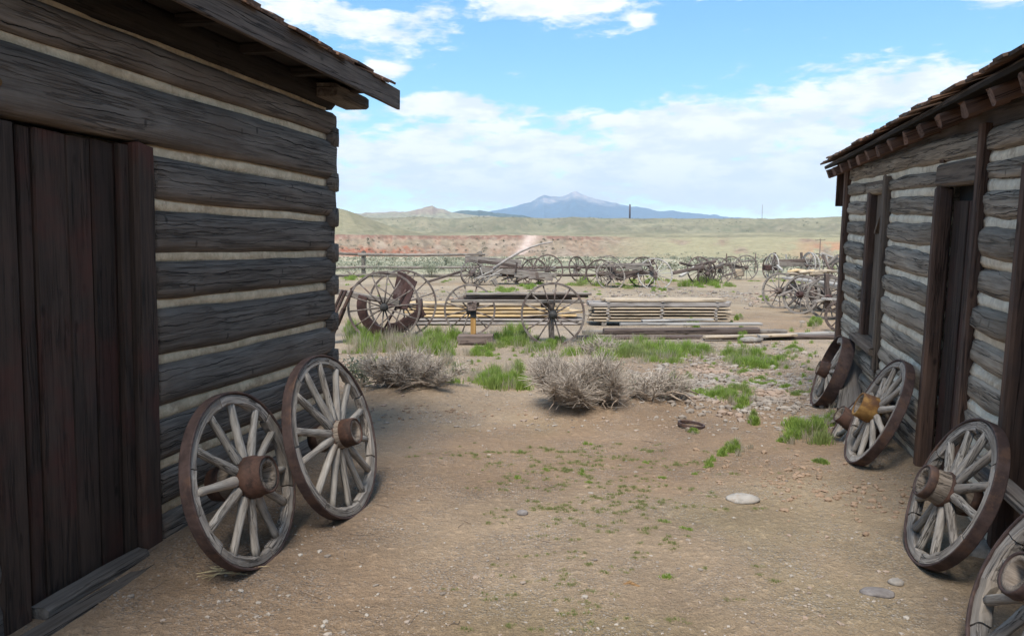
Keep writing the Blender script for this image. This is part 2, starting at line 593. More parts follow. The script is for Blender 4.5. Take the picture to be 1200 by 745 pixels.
M['grass'] = veg('grass', (.16, .26, .04), (.38, .48, .12), (.30, .34, .13), leafy=True)
M['dry_grass'] = veg('dry_grass', (.34, .285, .20), (.55, .48, .37), leafy=True)
M['path_grass'] = veg('path_grass', (.19, .23, .075), (.36, .36, .16), leafy=True)
M['sage'] = veg('sage', (.20, .215, .145), (.34, .355, .26), leafy=True)
M['sage_dark'] = veg('sage_dark', (.07, .085, .05), (.16, .17, .10))
M['twig'] = veg('twig', (.21, .172, .142), (.62, .54, .455))
M['stick'] = wood('stick', (.16, .09, .045), (.36, .22, .10), grain=3)
M['root'] = wood('root', (.16, .118, .088), (.42, .335, .26), grain=2)
M['litter'] = wood('litter', (.13, .095, .07), (.30, .235, .18), grain=3)
M['clod'] = mottled('clod', (.23, .16, .108), (.31, .215, .148), 20, None, .95)
M['pebble'] = veg('pebble', (.17, .14, .115), (.40, .355, .305), (.31, .225, .17))


def set_tint(me, vals):
    a = me.attributes.new('tint', 'FLOAT', 'POINT')
    a.data.foreach_set('value', np.asarray(vals, np.float32))


# ================================================================ terrain
BUSHES = [(-1.08, 8.25, .75, .13), (0.75, 7.45, .55, .09), (1.55, 7.85, .45, .06)]


def ground_z(x, y):
    x = np.asarray(x, float); y = np.asarray(y, float)
    r = np.hypot(x, y)
    th = np.arctan2(x, y)
    near = 1 - sstep(30, 70, r)
    z = (fbm(x * .9, y * .9, 1, 3) - .5) * .045 * near + (fbm(x * 3.3, y * 3.3, 2, 4) - .5) * .022 * (1 - sstep(8, 16, r))
    # soil blown up against the log walls and round the bushes
    d1 = ((x + 1.86) * .975 - (y - 3.88) * .221)
    z = z + .07 * np.exp(-(d1 / .28) ** 2) * (1 - sstep(6.0, 6.8, y)) * sstep(2.0, 4.2, y)
    d2 = -((x - 3.08) * .970 - (y - 5.63) * .243)
    z = z + .09 * np.exp(-(d2 / .30) ** 2) * (1 - sstep(8.6, 9.4, y)) * sstep(3, 5, y)
    for bx, by, br, bh in BUSHES:
        z = z + bh * np.exp(-(((x - bx) / br) ** 2 + ((y - by) / (br * .7)) ** 2))
    # plain falls gently to the foot of the bluff
    z = z + (-1.5) * sstep(60, 250, r) + (fbm(x * .06, y * .06, 4, 4) - .5) * .8 * sstep(60, 140, r)
    # bluff: steep and gullied on the left, a gentle grass slope on the right
    right = sstep(.08, .22, th)
    gul = fbm(th * 55, r * .012, 9, 4) - .5
    gul2 = np.abs(fbm(th * 140, r * .02, 19, 3) - .5)
    r0 = 252 - 70 * right + gul * 26
    r1 = 296 + 60 * right + gul * 10
    t = np.clip((r - r0) / (r1 - r0), 0, 1)
    prof = (.62 * t + .38 * t ** 3) * (1 - right) + sstep(0, 1, t) * right
    hgt = 7.95 - .55 * sstep(-.05, .2, th)
    z = z + prof * hgt - gul2 * 9.0 * t * (1 - t) * 4 * .38 * (1 - .6 * right)
    cap = sstep(.90, 1.0, t) * (1 - sstep(0, 40, r - r1))
    z = z + cap * (.35 * (fbm(th * 300, r * 0, 3, 2) - .35)) * (1 - right)
    # terrace, then the long mesa slope
    z = z + 12.0 * sstep(300, 900, r)
    g3 = fbm(th * 24, r * .0016, 31, 5) - .5
    mr0, mr1 = 880 + 260 * g3, 1420 + 120 * g3
    tm = np.clip((r - mr0) / (mr1 - mr0), 0, 1)
    ridge = np.abs(fbm(th * 60, r * .003, 41, 4) - .5) * 10
    mtop = 37.0 + 1.5 * np.cos(th * 4.0) - 2.5 * sstep(.05, .4, th)
    z = z + mtop * sstep(0, 1, tm) ** .8 - ridge * tm * (1 - tm) * 3
    z = z - 30 * sstep(1700, 4000, r)
    # green hill on the left
    hx, hy = math.sin(-.247) * 560, math.cos(-.247) * 560
    z = z + 20 * np.exp(-((x - hx) / 42) ** 2 - ((y - hy) / 75) ** 2)
    return z


def gz(x, y):
    return float(ground_z(x, y))


_c, _s = math.cos(PITCH), math.sin(PITCH)


def at(px, py, Y):
    """world point at depth Y on the sight line of a surveyed bearing"""
    a, b = (px - CX) / F, -(py - CY) / F
    r = (a, _c + b * _s, -_s + b * _c)
    k = Y / r[1]
    return Vector((r[0] * k, Y, EYE + r[2] * k))


def gp(px, py):
    a, b = (px - CX) / F, -(py - CY) / F
    r = (a, _c + b * _s, -_s + b * _c)
    k = -EYE / r[2]
    return Vector((r[0] * k, r[1] * k, 0))


def build_terrain():
    rs = np.concatenate([np.linspace(.2, 2.4, 8), np.geomspace(2.6, 14, 150), np.geomspace(14.2, 200, 90), np.linspace(203, 420, 120),
                         np.geomspace(428, 1600, 90), np.geomspace(1650, 4500, 24)])
    th = np.concatenate([np.linspace(-PI, -.75, 50)[:-1], np.linspace(-.75, .75, 520), np.linspace(.75, PI, 50)[1:-1]])
    nr, nt_ = len(rs), len(th)
    R, T = np.meshgrid(rs, th, indexing='ij')
    X, Y = R * np.sin(T), R * np.cos(T)
    Z = ground_z(X, Y)
    V = np.stack([X, Y, Z], -1).reshape(-1, 3)
    i = np.arange(nr - 1)[:, None]; j = np.arange(nt_)[None, :]; j2 = (j + 1) % nt_
    Q = np.stack([i * nt_ + j, (i + 1) * nt_ + j, (i + 1) * nt_ + j2, i * nt_ + j2], -1).reshape(-1, 4)[:, ::-1]
    V = np.concatenate([V, [[0, 0, gz(0, 0)]]])
    tri = np.stack([np.full(nt_, len(V) - 1), np.arange(nt_), (np.arange(nt_) + 1) % nt_], -1)[:, ::-1]
    me = np_mesh('ground', V, [Q, tri], True)
    # soil and plant cover colours
    x, y, z, r, th_ = X.ravel(), Y.ravel(), Z.ravel(), R.ravel(), T.ravel()
    C = np.zeros((len(x), 3))
    dirt, dirt2 = np.array([.318, .226, .154]), np.array([.380, .286, .201])
    f = fbm(x * .5, y * .5, 51, 4)
    C[:] = dirt + (dirt2 - dirt) * sstep(.35, .65, f)[:, None]

    def blend(col, k):
        k = np.clip(k, 0, 1)[:, None]
        C[:] = C * (1 - k) + np.array(col) * k
    blend((.24, .21, .115), sstep(.50, .66, fbm(x * .45 + 9, y * .45, 61, 4)) * .38 * (1 - np.exp(-((y - 5.5) / 3) ** 2) * .0) * np.exp(-((x - .7) / 1.6) ** 2) * (y > 3) * (y < 8))
    blend((.38, .315, .245), .8 * sstep(8, 14, r) * (1 - sstep(40, 60, r)) * sstep(.3, .6, fbm(x * .3, y * .3, 71, 4)))
    blend((.30, .235, .155), sstep(14, 20, r) * .4)
    # plain: pale soil streaks and sage
    pf = fbm(x * .05, y * .14, 81, 5)
    blend((.42, .37, .26), sstep(34, 50, r) * .8)
    blend((.25, .255, .175), sstep(40, 60, r) * sstep(.40, .58, pf) * .9)
    # bluff soils
    right = sstep(.08, .22, th_)
    gul = fbm(th_ * 55, r * .012, 9, 4) - .5
    r0 = 252 - 70 * right + gul * 26; r1 = 296 + 60 * right + gul * 10
    t = np.clip((r - r0) / (r1 - r0), 0, 1)
    on = sstep(0, .05, t)
    bn = fbm(th_ * 90, r * .03, 91, 5)
    tan, pink = np.array([.240, .188, .132]), np.array([.262, .186, .130])
    k = on * (1 - sstep(1.0, 1.02, (r - r0) / (r1 - r0)))
    colb = tan + (pink - tan) * sstep(.4, .6, bn)[:, None]
    C[:] = C * (1 - k[:, None]) + colb * k[:, None]
    left = 1 - sstep(-.20, -.07, th_ + (bn - .5) * .1)
    blend((.29, .105, .060), k * left * (1 - sstep(.42, .62, t + (bn - .5) * .5)) * .95)
    blend((.33, .19, .125), k * (1 - sstep(-.1, .05, th_)) * sstep(.5, .7, bn) * .6)
    cap = sstep(.86, .92, t) * (1 - sstep(0, 5, r - r1)) * (1 - right)
    blend((.20, .105, .08), cap * .8)
    blend((.34, .27, .21), k * sstep(.62, .70, fbm(th_ * 40, r * .05, 131, 4)) * .55)
    px_ = th_
    blend((.145, .115, .085), k * sstep(.50, .64, fbm(th_ * 260, r * .22, 211, 4)) * .55)
    blend((.34, .27, .20), k * sstep(.54, .68, fbm(th_ * 330, r * .3, 221, 3)) * .45)
    blend((.54, .42, .36), k * np.exp(-((px_ - (.004 + .022 * t)) / .008) ** 2) * sstep(.12, .3, t) * .9)
    blend((.30, .27, .165), k * right * sstep(.35, .6, fbm(th_ * 40, r * .02, 141, 4) + .15) * .9)
    blend((.40, .19, .11), k * sstep(.33, .42, th_) * sstep(.35, .5, bn) * .7 * (1 - sstep(.5, .75, t)))
    # terrace and mesa
    up = sstep(0, 14, r - r1)
    sage1, sage2, straw = np.array([.225, .202, .125]), np.array([.182, .163, .102]), np.array([.40, .35, .225])
    mn = fbm(th_ * 30, r * .006, 151, 5); mn2 = fbm(th_ * 110, r * .012, 161, 4)
    colm = sage1 + (sage2 - sage1) * sstep(.4, .6, mn)[:, None]
    C[:] = C * (1 - up[:, None]) + colm * up[:, None]
    blend(straw, up * sstep(.50, .72, fbm(th_ * 16, r * .010, 171, 5)) * .40 * (1 - sstep(1100, 1400, r)))
    blend((.105, .12, .07), up * sstep(.60, .66, mn2) * .35 * sstep(650, 900, r))
    blend((.30, .24, .17), up * sstep(.58, .70, fbm(th_ * 26, r * .004, 181, 4)) * .3 * sstep(900, 1100, r))
    blend((.125, .125, .075), up * sstep(.52, .64, fbm(th_ * 210, r * .05, 231, 4)) * .38)
    blend((.33, .29, .19), up * sstep(.56, .68, fbm(th_ * 150, r * .03, 241, 4)) * .30)
    C = np.concatenate([C, [C[0]]])
    ca = me.color_attributes.new('soil', 'FLOAT_COLOR', 'POINT')
    ca.data.foreach_set('color', np.column_stack([C, np.ones(len(C))]).astype(np.float32).ravel())
    m_, t = new_mat('ground')
    b = principled(t, .95)
    b.inputs['Specular IOR Level'].default_value = .12
    a = t.n('ShaderNodeAttribute', attribute_name='soil')
    geo = t.n('ShaderNodeNewGeometry')
    P = geo.outputs['Position']
    n1 = t.smooth(t.noise(P, 1.1, 8, .68), .28, .72)
    n2 = t.smooth(t.noise(P, 17, 6, .72), .30, .70)
    n3 = t.noise(P, 120, 3, .7)
    n4 = t.smooth(t.noise(P, .22, 7, .68), .30, .70)
    vo = t.n('ShaderNodeTexVoronoi')
    t.l(P, vo.inputs['Vector'])
    vo.inputs['Scale'].default_value = 62
    sepc = t.n('ShaderNodeSeparateColor')
    t.l(vo.outputs['Color'], sepc.inputs[0])
    grit = t.m('MULTIPLY', t.smooth(t.noise(P, 1.9, 5, .7), .40, .62), t.smooth(vo.outputs['Distance'], .50, .34))
    val = t.m('ADD', t.m('MULTIPLY', n1, .26), t.m('ADD', t.m('MULTIPLY', n2, .22), t.m('ADD', t.m('MULTIPLY', t.smooth(n3, .3, .7), .30), t.m('MULTIPLY', n4, .32))))
    val = t.m('ADD', val, t.m('MULTIPLY', grit, t.m('MULTIPLY', t.m('SUBTRACT', sepc.outputs[0], .42), .75)))
    hv = t.n('ShaderNodeHueSaturation')
    t.l(a.outputs['Color'], hv.inputs['Color'])
    t.l(t.m('ADD', val, .45), hv.inputs['Value'])
    t.l(t.m('SUBTRACT', 1.05, t.m('MULTIPLY', grit, .35)), hv.inputs['Saturation'])
    speck = t.smooth(n3, .68, .74)
    col = t.mix(t.m('MULTIPLY', speck, .5), hv.outputs[0], (.44, .38, .31))
    dark = t.smooth(t.noise(P, 75, 3, .7), .66, .73)
    col = t.mix(t.m('MULTIPLY', dark, .5), col, (.10, .07, .05))
    t.l(col, b.inputs['Base Color'])
    hgt = t.m('ADD', t.m('MULTIPLY', n2, .9), t.m('ADD', t.m('MULTIPLY', n1, 1.0), t.m('MULTIPLY', n3, .5)))
    hgt = t.m('ADD', hgt, t.m('MULTIPLY', grit, .35))
    bump(t, hgt, 1.0, .019, b)
    o = link('ground', me, m_)
    tag(o, 'bare brown dirt ground running out to the sage plain, bluff and mesa', kind='structure')


build_terrain()


def ridge_obj(name, label, prof, dist, depth, mat, seed, rough, foot):
    """range of hills: crest line heights at bearings, real depth on both sides"""
    px = np.array([p[0] for p in prof], float)
    py = np.array([p[1] for p in prof], float)
    n, mrows = 300, 48
    gx = np.linspace(px[0], px[-1], n)
    crest = EYE + (290 - np.interp(gx, px, py)) / F * dist
    crest = crest + (fbm(gx / 9.0, gx * 0, seed + 50, 4) - .5) * dist * .0030
    X0 = (gx - 600) / F * dist
    v = np.linspace(-1, 1, mrows)
    V = []
    for vv in v:
        spur = fbm(X0 / (depth * .22), np.full(n, vv * 1.3), seed, 5) - .5
        fall = (1 - abs(vv) ** 1.1)
        h = foot + (crest - foot) * np.clip(fall + spur * rough * abs(vv) * (1 - abs(vv)) * 3.2, -.1, .985 if abs(vv) > .03 else 1)
        V.append(np.column_stack([X0 * (1 + vv * depth / dist), np.full(n, dist + vv * depth), h]))
    V = np.concatenate(V)
    i = np.arange(mrows - 1)[:, None]; j = np.arange(n - 1)[None, :]
    Q = np.stack([i * n + j, i * n + j + 1, (i + 1) * n + j + 1, (i + 1) * n + j], -1).reshape(-1, 4)
    o = link(name, np_mesh(name, V, [Q], True), mat)
    tag(o, label, kind='structure')
    return o


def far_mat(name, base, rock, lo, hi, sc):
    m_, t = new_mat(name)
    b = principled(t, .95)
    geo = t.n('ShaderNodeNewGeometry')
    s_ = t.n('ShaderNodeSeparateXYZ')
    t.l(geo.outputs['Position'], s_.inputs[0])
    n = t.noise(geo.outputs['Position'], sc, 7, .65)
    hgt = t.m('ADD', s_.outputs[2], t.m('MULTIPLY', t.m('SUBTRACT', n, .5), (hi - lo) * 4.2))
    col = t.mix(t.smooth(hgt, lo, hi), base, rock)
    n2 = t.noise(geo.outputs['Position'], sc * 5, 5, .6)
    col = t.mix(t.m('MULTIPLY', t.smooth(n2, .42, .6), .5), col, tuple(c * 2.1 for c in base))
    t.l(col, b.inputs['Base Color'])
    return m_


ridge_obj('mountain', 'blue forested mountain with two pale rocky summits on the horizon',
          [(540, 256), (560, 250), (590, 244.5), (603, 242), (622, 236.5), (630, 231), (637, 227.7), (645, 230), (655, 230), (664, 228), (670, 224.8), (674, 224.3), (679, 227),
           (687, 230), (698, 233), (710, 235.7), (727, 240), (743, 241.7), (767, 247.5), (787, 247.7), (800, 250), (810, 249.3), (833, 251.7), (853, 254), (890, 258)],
          9000, 2200, far_mat('mountain', (.030, .070, .115), (.42, .35, .33), 480, 630, .0028), 5, .9, 60)  # forest tone shifted to blue, distance haze painted into the base colour
ridge_obj('hill', 'low brown hill with one small peak on the left horizon',
          [(330, 253), (398, 251.3), (432, 249.6), (477, 247.8), (495, 245.5), (507, 241.6), (513, 244), (521, 245.2), (530, 249), (545, 251), (575, 254), (610, 258)],
          2900, 380, far_mat('hill', (.20, .185, .12), (.24, .17, .13), 118, 140, .012), 6, .3, 60)
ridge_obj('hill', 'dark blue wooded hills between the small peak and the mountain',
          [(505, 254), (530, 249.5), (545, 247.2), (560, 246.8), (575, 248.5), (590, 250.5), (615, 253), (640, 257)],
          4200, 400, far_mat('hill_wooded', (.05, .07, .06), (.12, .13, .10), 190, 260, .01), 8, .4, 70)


# ================================================================ wheels
def wheel_matrix(bx, by, az_deg, lean_deg, R, sink=.015, spin=0.0, z=None):
    """wheel standing on its rim at (bx, by); axle's outer end points to az, top leans back by lean"""
    a_, l_ = math.radians(az_deg), math.radians(lean_deg)
    h = Vector((math.cos(a_), math.sin(a_), 0))
    up = -math.sin(l_) * h + Vector((0, 0, math.cos(l_)))
    axis = math.cos(l_) * h + Vector((0, 0, math.sin(l_)))
    side = up.cross(axis)
    Mx = Matrix((side, up, axis)).transposed().to_4x4()
    zz_ = gz(bx, by) if z is None else z
    return Matrix.Translation(Vector((bx, by, zz_ - sink)) + R * up) @ Mx @ Matrix.Rotation(spin, 4, 'Z')


def near_wheel(label, Mx, R, nsp, hub='wood', tw=.075, drop_spokes=(), drop_felloes=(), felloe_h=.058, hub_len=(.12, .19), hub_r=.095,
               group='old wagon wheels leaning on the log cabins', tyre_mat='iron', short=()):
    root = empty('wooden_wheel', Mx)
    tag(root, label, 'wheel', group)
    link('tyre', ring_mesh(R - .013, R, tw, n=64, ch=.004), M[tyre_mat], root)
    nf = nsp // 2
    rf1, rf0 = R - .0135, R - .0135 - felloe_h
    for k in range(nf):
        if k in drop_felloes:
            continue
        a0 = 2 * PI * (k - .5) / nf + .006
        a1 = 2 * PI * (k + .5) / nf - rnd.uniform(.006, .03)
        link('felloe', ring_mesh(rf0 + rnd.uniform(-.004, .006), rf1, tw * .78 + rnd.uniform(-.006, .004), a0, a1, 10, jit=.02, ch=.009), M['felloe'], root)
    z0, z1 = -hub_len[0], hub_len[1]
    variants = [spoke_mesh(hub_r * .75, rf0 + .012, .060, .048, thin=rnd.uniform(.68, .80), dish=.025, jit=.11) for _ in range(4)]
    stub = spoke_mesh(hub_r * .75, R * .6, .05, .04, thin=.55, dish=.02)
    for k in range(nsp):
        if k in drop_spokes:
            continue
        a = 2 * PI * (k + .5) / nsp + rnd.uniform(-.035, .035)
        link('spoke', stub if k in short else variants[k % 4], M['spoke'], root, Matrix.Rotation(a, 4, 'Z') @ Matrix.Rotation(rnd.uniform(-.02, .02), 4, 'Y'))
    hw = M['hub_wood']
    r = hub_r
    core = [(z0, r * .42), (z0, r * .74), (z0 * .6, r * .9), (-.01, r), (.03, r), (z1 * .6, r * .93), (z1, r * .84), (z1, r * .55), (z1 * .45, r * .45), (z1 * .42, 0.001)]
    hb = link('hub', lathe_mesh(core, 22), hw, root)
    if hub == 'iron':
        link('hub_band', lathe_mesh([(.028, r * 1.0), (.03, r * 1.07), (z1 * .55, r * 1.06), (z1 * .58, r * .99), (z1 + .004, r * .93), (z1 + .006, r * .83), (z1 - .01, r * .80)], 26), M['iron_rust'], hb)
    elif hub == 'orange':
        link('hub_band', lathe_mesh([(.0, r * 1.0), (.0, r * 1.08), (z1 * .5, r * 1.04), (z1 + .006, r * .95), (z1 + .008, r * .80), (z1 - .01, r * .78)], 26), M['rust_orange'], hb)
    elif hub == 'dark':
        link('hub_band', lathe_mesh([(z1 * .50, r * .93), (z1 * .52, r * 1.0), (z1 * .98, r * .93), (z1 + .006, r * .88), (z1 + .004, r * .78), (z1 - .01, r * .76)], 26), M['iron_rust'], hb)
        link('hub_band', lathe_mesh([(.028, r * .99), (.03, r * 1.05), (.045, r * 1.04), (.047, r * .97)], 26), M['iron_rust'], hb)
    else:
        link('hub_band', lathe_mesh([(z1 * .76, r * .90), (z1 * .78, r * .97), (z1 * .98, r * .95), (z1 + .006, r * .9), (z1 + .004, r * .80), (z1 - .01, r * .78)], 26), M['iron'], hb)
        link('hub_band', lathe_mesh([(.028, r * .99), (.03, r * 1.05), (.055, r * 1.03), (.057, r * .97)], 26), M['iron_rust'], hb)
    link('hub_band', lathe_mesh([(z0 - .003, r * .72), (z0 - .003, r * .82), (z0 * .55, r * .97), (z0 * .53, r * .9)], 26), M['iron_rust'], hb)
    return root


near_wheel('iron-hubbed wagon wheel leaning on the dark cabin, nearer its plank door', wheel_matrix(-1.305, 3.79, -11, 14, .465, spin=.12), .465, 12,
           hub='iron', tw=.062, hub_len=(.17, .15), hub_r=.105)
near_wheel('wagon wheel with a short grey wooden hub, farther along the dark cabin wall', wheel_matrix(-.985, 4.52, -12.7, 15, .515, spin=-.1), .515, 14,
           hub='dark', tw=.062, hub_len=(.14, .155), hub_r=.09)
near_wheel('wagon wheel with cracked wood hub and pale bore leaning below the open plank door', wheel_matrix(2.151, 3.815, 167.3, 22.5, .418, spin=.2), .418, 12,
           hub='wood', tw=.062, hub_len=(.11, .16), hub_r=.095, short=(5,))
near_wheel('large wagon wheel cut off by the lower right corner of the photo', wheel_matrix(1.816, 2.67, 169.7, 28, .442, spin=.35), .442, 12,
           hub='wood', tw=.08, hub_len=(.11, .17), hub_r=.095)
near_wheel('wagon wheel with a bright orange rusted hub leaning on the grey cabin', wheel_matrix(2.606, 5.585, 166.3, 24, .437, spin=.05), .437, 12,
           hub='orange', tw=.07, hub_len=(.1, .15), hub_r=.1)
near_wheel('low sunken wagon wheel half hidden behind the orange-hubbed wheel', wheel_matrix(2.70, 6.10, 174, 34, .36, sink=.15, spin=.3), .36, 12,
           hub='iron', tw=.07, hub_len=(.1, .20), hub_r=.08)
near_wheel('broken wagon wheel with wide rusty tyre and splintered rim by the boarded window', wheel_matrix(3.183, 7.631, 166, 20, .387, spin=.4), .387, 12,
           hub='iron', tw=.13, hub_len=(.1, .14), hub_r=.08, drop_spokes=(3, 4, 8), drop_felloes=(2,))

_wm = {}


def far_wheel_meshes(R, nsp, style):
    key = (round(R, 2), nsp, style)
    if key not in _wm:
        if style == 'metal':
            ring = ring_mesh(R - .036, R, .06, n=44, ch=.003)
            sp = spoke_mesh(.05, R - .03, .034, .026, thin=.8, segs=2, n=5)
            hub = lathe_mesh([(-.1, .02), (-.1, .05), (-.03, .07), (.04, .07), (.10, .06), (.12, .045), (.12, .001)], 14)
        else:
            ring = ring_mesh(R - .056, R, .055, n=36, mats=True, ch=.006)
            sp = spoke_mesh(.06, R - .05, .042, .036, thin=.68, dish=.02, segs=4, n=6)
            hub = lathe_mesh([(-.12, .03), (-.12, .06), (-.03, .09), (.04, .09), (.14, .07), (.16, .06), (.16, .03), (.1, .001)], 14)
        _wm[key] = (ring, sp, hub)
    return _wm[key]


def wheel_part(parent, Mw, R, nsp=12, style='wood', mats=('grey_old', 'iron', 'brown_old'), name='wheel', drop=()):
    """a wheel that belongs to a larger thing: rim mesh with spokes and hub under it"""
    ring, sp, hub = far_wheel_meshes(R, nsp, style)

    def mm(mesh, *ms):
        key = (mesh.name,) + ms
        if key not in _wm:
            c = mesh.copy(); c.materials.clear()
            for x in ms: c.materials.append(M[x])
            _wm[key] = c
        return _wm[key]
    inv = parent.matrix_basis.inverted() if parent is not None else Matrix.Identity(4)
    wh = link(name, mm(ring, mats[0], mats[1]), None, parent, inv @ Mw)
    for k in range(nsp):
        if k in drop: continue
        link('spoke', mm(sp, mats[0]), None, wh, Matrix.Rotation(2 * PI * k / nsp + rnd.uniform(-.03, .03), 4, 'Z'))
    link('hub', mm(hub, mats[2]), None, wh)
    return wh


def standing_wheel(label, Mw, R, nsp=12, style='wood', mats=('grey_old', 'iron', 'brown_old'), group='spoked wheels standing in the yard', drop=()):
    wh = wheel_part(None, Mw, R, nsp, style, mats, 'spoked_wheel', drop)
    tag(wh, label, 'wheel', group)
    return wh


# ================================================================ log cabins
def log_mesh(L, hh, th_, flat=.5, segs=None, n=16, wob=.012, end0=1.0, end1=1.0):
    """log along X: height hh, thickness th_; flat 1 = hewn face, 0 = round. Local origin mid-length on the axis"""
    segs = segs or max(6, int(L / .09))
    sd_ = nseed()
    V = []
    for i in range(segs + 1):
        x = -L / 2 + L * i / segs
        e = 1.0
        d0, d1 = (x + L / 2), (L / 2 - x)
        if end0 < 1: e *= end0 + (1 - end0) * float(sstep(0, .16, d0))
        if end1 < 1: e *= end1 + (1 - end1) * float(sstep(0, .16, d1))
        sway = (float(fbm(np.array(x * .8 + sd_), np.array(sd_), 7, 2)) - .5) * wob * 2.2
        for k in range(n):
            a = 2 * PI * (k + .5) / n
            p = 2.0 + flat * 5.0
            ca_, sa_ = math.cos(a), math.sin(a)
            rr = (abs(ca_) ** p + abs(sa_) ** p) ** (-1 / p)
            j = (float(fbm(np.array(x * 3.1 + sd_), np.array(k * .55 + sd_), 11, 3)) - .5) * wob * 2
            V.append((x, ca_ * rr * th_ / 2 * e + j * ca_, (sa_ * rr * hh / 2 + j * sa_) * e + sway))
    Q = []
    for i in range(segs):
        for k in range(n):
            k2 = (k + 1) % n
            Q.append((i * n + k, i * n + k2, (i + 1) * n + k2, (i + 1) * n + k))
    caps = np.array([list(range(n))[::-1], [segs * n + k for k in range(n)]])
    return np_mesh('log', np.array(V), [np.array(Q), caps], True)


def cabin_matrix(ox, oy, ux, uy, lean, tilt):
    u = Vector((ux, uy, 0)).normalized()
    y = Vector((0, 0, 1)).cross(u)
    B = Matrix((u, y, Vector((0, 0, 1)))).transposed().to_4x4()
    return Matrix.Translation((ox, oy, 0)) @ B @ Matrix.Rotation(math.radians(lean), 4, 'X') @ Matrix.Rotation(math.radians(-tilt), 4, 'Y')


def strip(name, t0, t1, y, z, h, d, mat, root):
    """chinking strip, a little uneven"""
    me = log_mesh(t1 - t0, h, d, flat=.85, segs=max(6, int((t1 - t0) / .07)), n=10, wob=.010)
    return link(name, me, mat, root, Matrix.Translation(((t0 + t1) / 2, y, z)))


def put_log(t0, t1, y, z, hh, th_, mat, root, **kw):
    return link('log', log_mesh(t1 - t0, hh, th_, **kw), mat, root, Matrix.Translation(((t0 + t1) / 2, y, z)))


def board(name, t0, t1, y0, y1, z0, z1, mat, root, along='z', **kw):
    """board in cabin space, grain along z or t"""
    if along == 'z':
        o = link(name, beam_mesh(z1 - z0, abs(t1 - t0), abs(y1 - y0), segs=kw.pop('segs', 10), **kw), mat, root,
                 Matrix.Translation(((t0 + t1) / 2, (y0 + y1) / 2, (z0 + z1) / 2)) @ Matrix(((0, 1, 0, 0), (0, 0, 1, 0), (1, 0, 0, 0), (0, 0, 0, 1))))
    elif along == 't':
        o = link(name, beam_mesh(t1 - t0, abs(y1 - y0), z1 - z0, **kw), mat, root, Matrix.Translation(((t0 + t1) / 2, (y0 + y1) / 2, (z0 + z1) / 2)))
    else:
        o = link(name, beam_mesh(abs(y1 - y0), abs(t1 - t0), z1 - z0, **kw), mat, root,
                 Matrix.Translation(((t0 + t1) / 2, (y0 + y1) / 2, (z0 + z1) / 2)) @ Matrix.Rotation(PI / 2, 4, 'Z'))
    return o


def shingle_mesh(wd, ln, th_):
    return beam_mesh(ln, wd, th_, segs=2, jit=.1, chamfer=.1)


def roof(root, s, t0, t1, out, z_eave, slope, depth, mat_deck, n_course=3, sag=0.0):
    """gable roof, front eave `out` outside the wall at height z_eave (s = side the wall faces)"""
    ridge_y = -s * depth / 2
    y_e = s * out
    run = out + depth / 2
    z_r = z_eave + run * math.tan(slope)
    half = run / math.cos(slope)
    deck = empty('roof'); deck.parent = root
    deck.rotation_euler = (0, math.radians(sag), 0)
    # deck slabs either side
    for side in (1, -1):
        ye = y_e if side == 1 else 2 * ridge_y - y_e
        p = Vector(((t0 + t1) / 2, (ye + ridge_y) / 2, (z_eave + z_r) / 2))
        dirv = Vector((0, ridge_y - ye, z_r - z_eave)).normalized()
        Mx = Matrix((Vector((1, 0, 0)), dirv, Vector((1, 0, 0)).cross(dirv))).transposed().to_4x4()
        b_ = beam_mesh(t1 - t0, half, .025, segs=8, jit=.02, chamfer=.1)
        link('roof_deck', b_, mat_deck, deck, Matrix.Translation(p) @ Mx)
    vs = [shingle_mesh(w_, .42, .017) for w_ in (.09, .11, .13, .15, .17)]
    ws = [.09, .11, .13, .15, .17]
    dirv = Vector((0, ridge_y - y_e, z_r - z_eave)).normalized()
    nrm = Vector((1, 0, 0)).cross(dirv)
    if nrm.z < 0: nrm = -nrm
    Vs, Qs, Os, off = [], [], [], 0
    course, dd = 0, -.035
    while dd < half - .1:
        x = t0
        while x < t1 - .10:
            k = rnd.randrange(5)
            e = dd + rnd.uniform(-.025, .03) - (.03 if rnd.random() < .12 else 0)
            lift = .022 + .012 + (rnd.uniform(.008, .03) if rnd.random() < .2 else 0)
            base = Vector((x + ws[k] / 2, y_e, z_eave)) + dirv * (e + .21) + nrm * (lift + .012)
            tip = Matrix.Rotation(rnd.uniform(-.03, .03), 4, 'Z') @ Matrix.Rotation(.055 + rnd.uniform(-.01, .05), 4, 'Y')
            Mx = Matrix.Translation(base) @ Matrix((dirv, nrm.cross(dirv), nrm)).transposed().to_4x4() @ tip
            if course < n_course:
                link('shingle', vs[k], M['shingle'], deck, Mx)
            else:
                for sd2 in (1, -1):
                    a, b_ = ws[k] / 2, .21
                    pts = [Mx @ Vector(c_) for c_ in ((-b_, -a, 0), (b_, -a, 0), (b_, a, 0), (-b_, a, 0), (-b_, -a, .017), (b_, -a, .017), (b_, a, .017), (-b_, a, .017))]
                    if sd2 == -1:
                        pts = [Vector((p_.x, 2 * ridge_y - p_.y, p_.z)) for p_ in pts]
                    Vs += [tuple(p_) for p_ in pts]
                    q = [(4, 5, 6, 7), (0, 4, 7, 3), (0, 1, 5, 4), (2, 3, 7, 6)]
                    Qs += [tuple(off + i for i in f_) for f_ in q]
                    off += 8
            x += ws[k] + rnd.uniform(.003, .015)
        dd += .16
        course += 1
    o = link('shingles', np_mesh('shingles', np.array(Vs), [np.array(Qs)]), M['shingle'], deck)
    o['kind'] = 'stuff'
    return z_r


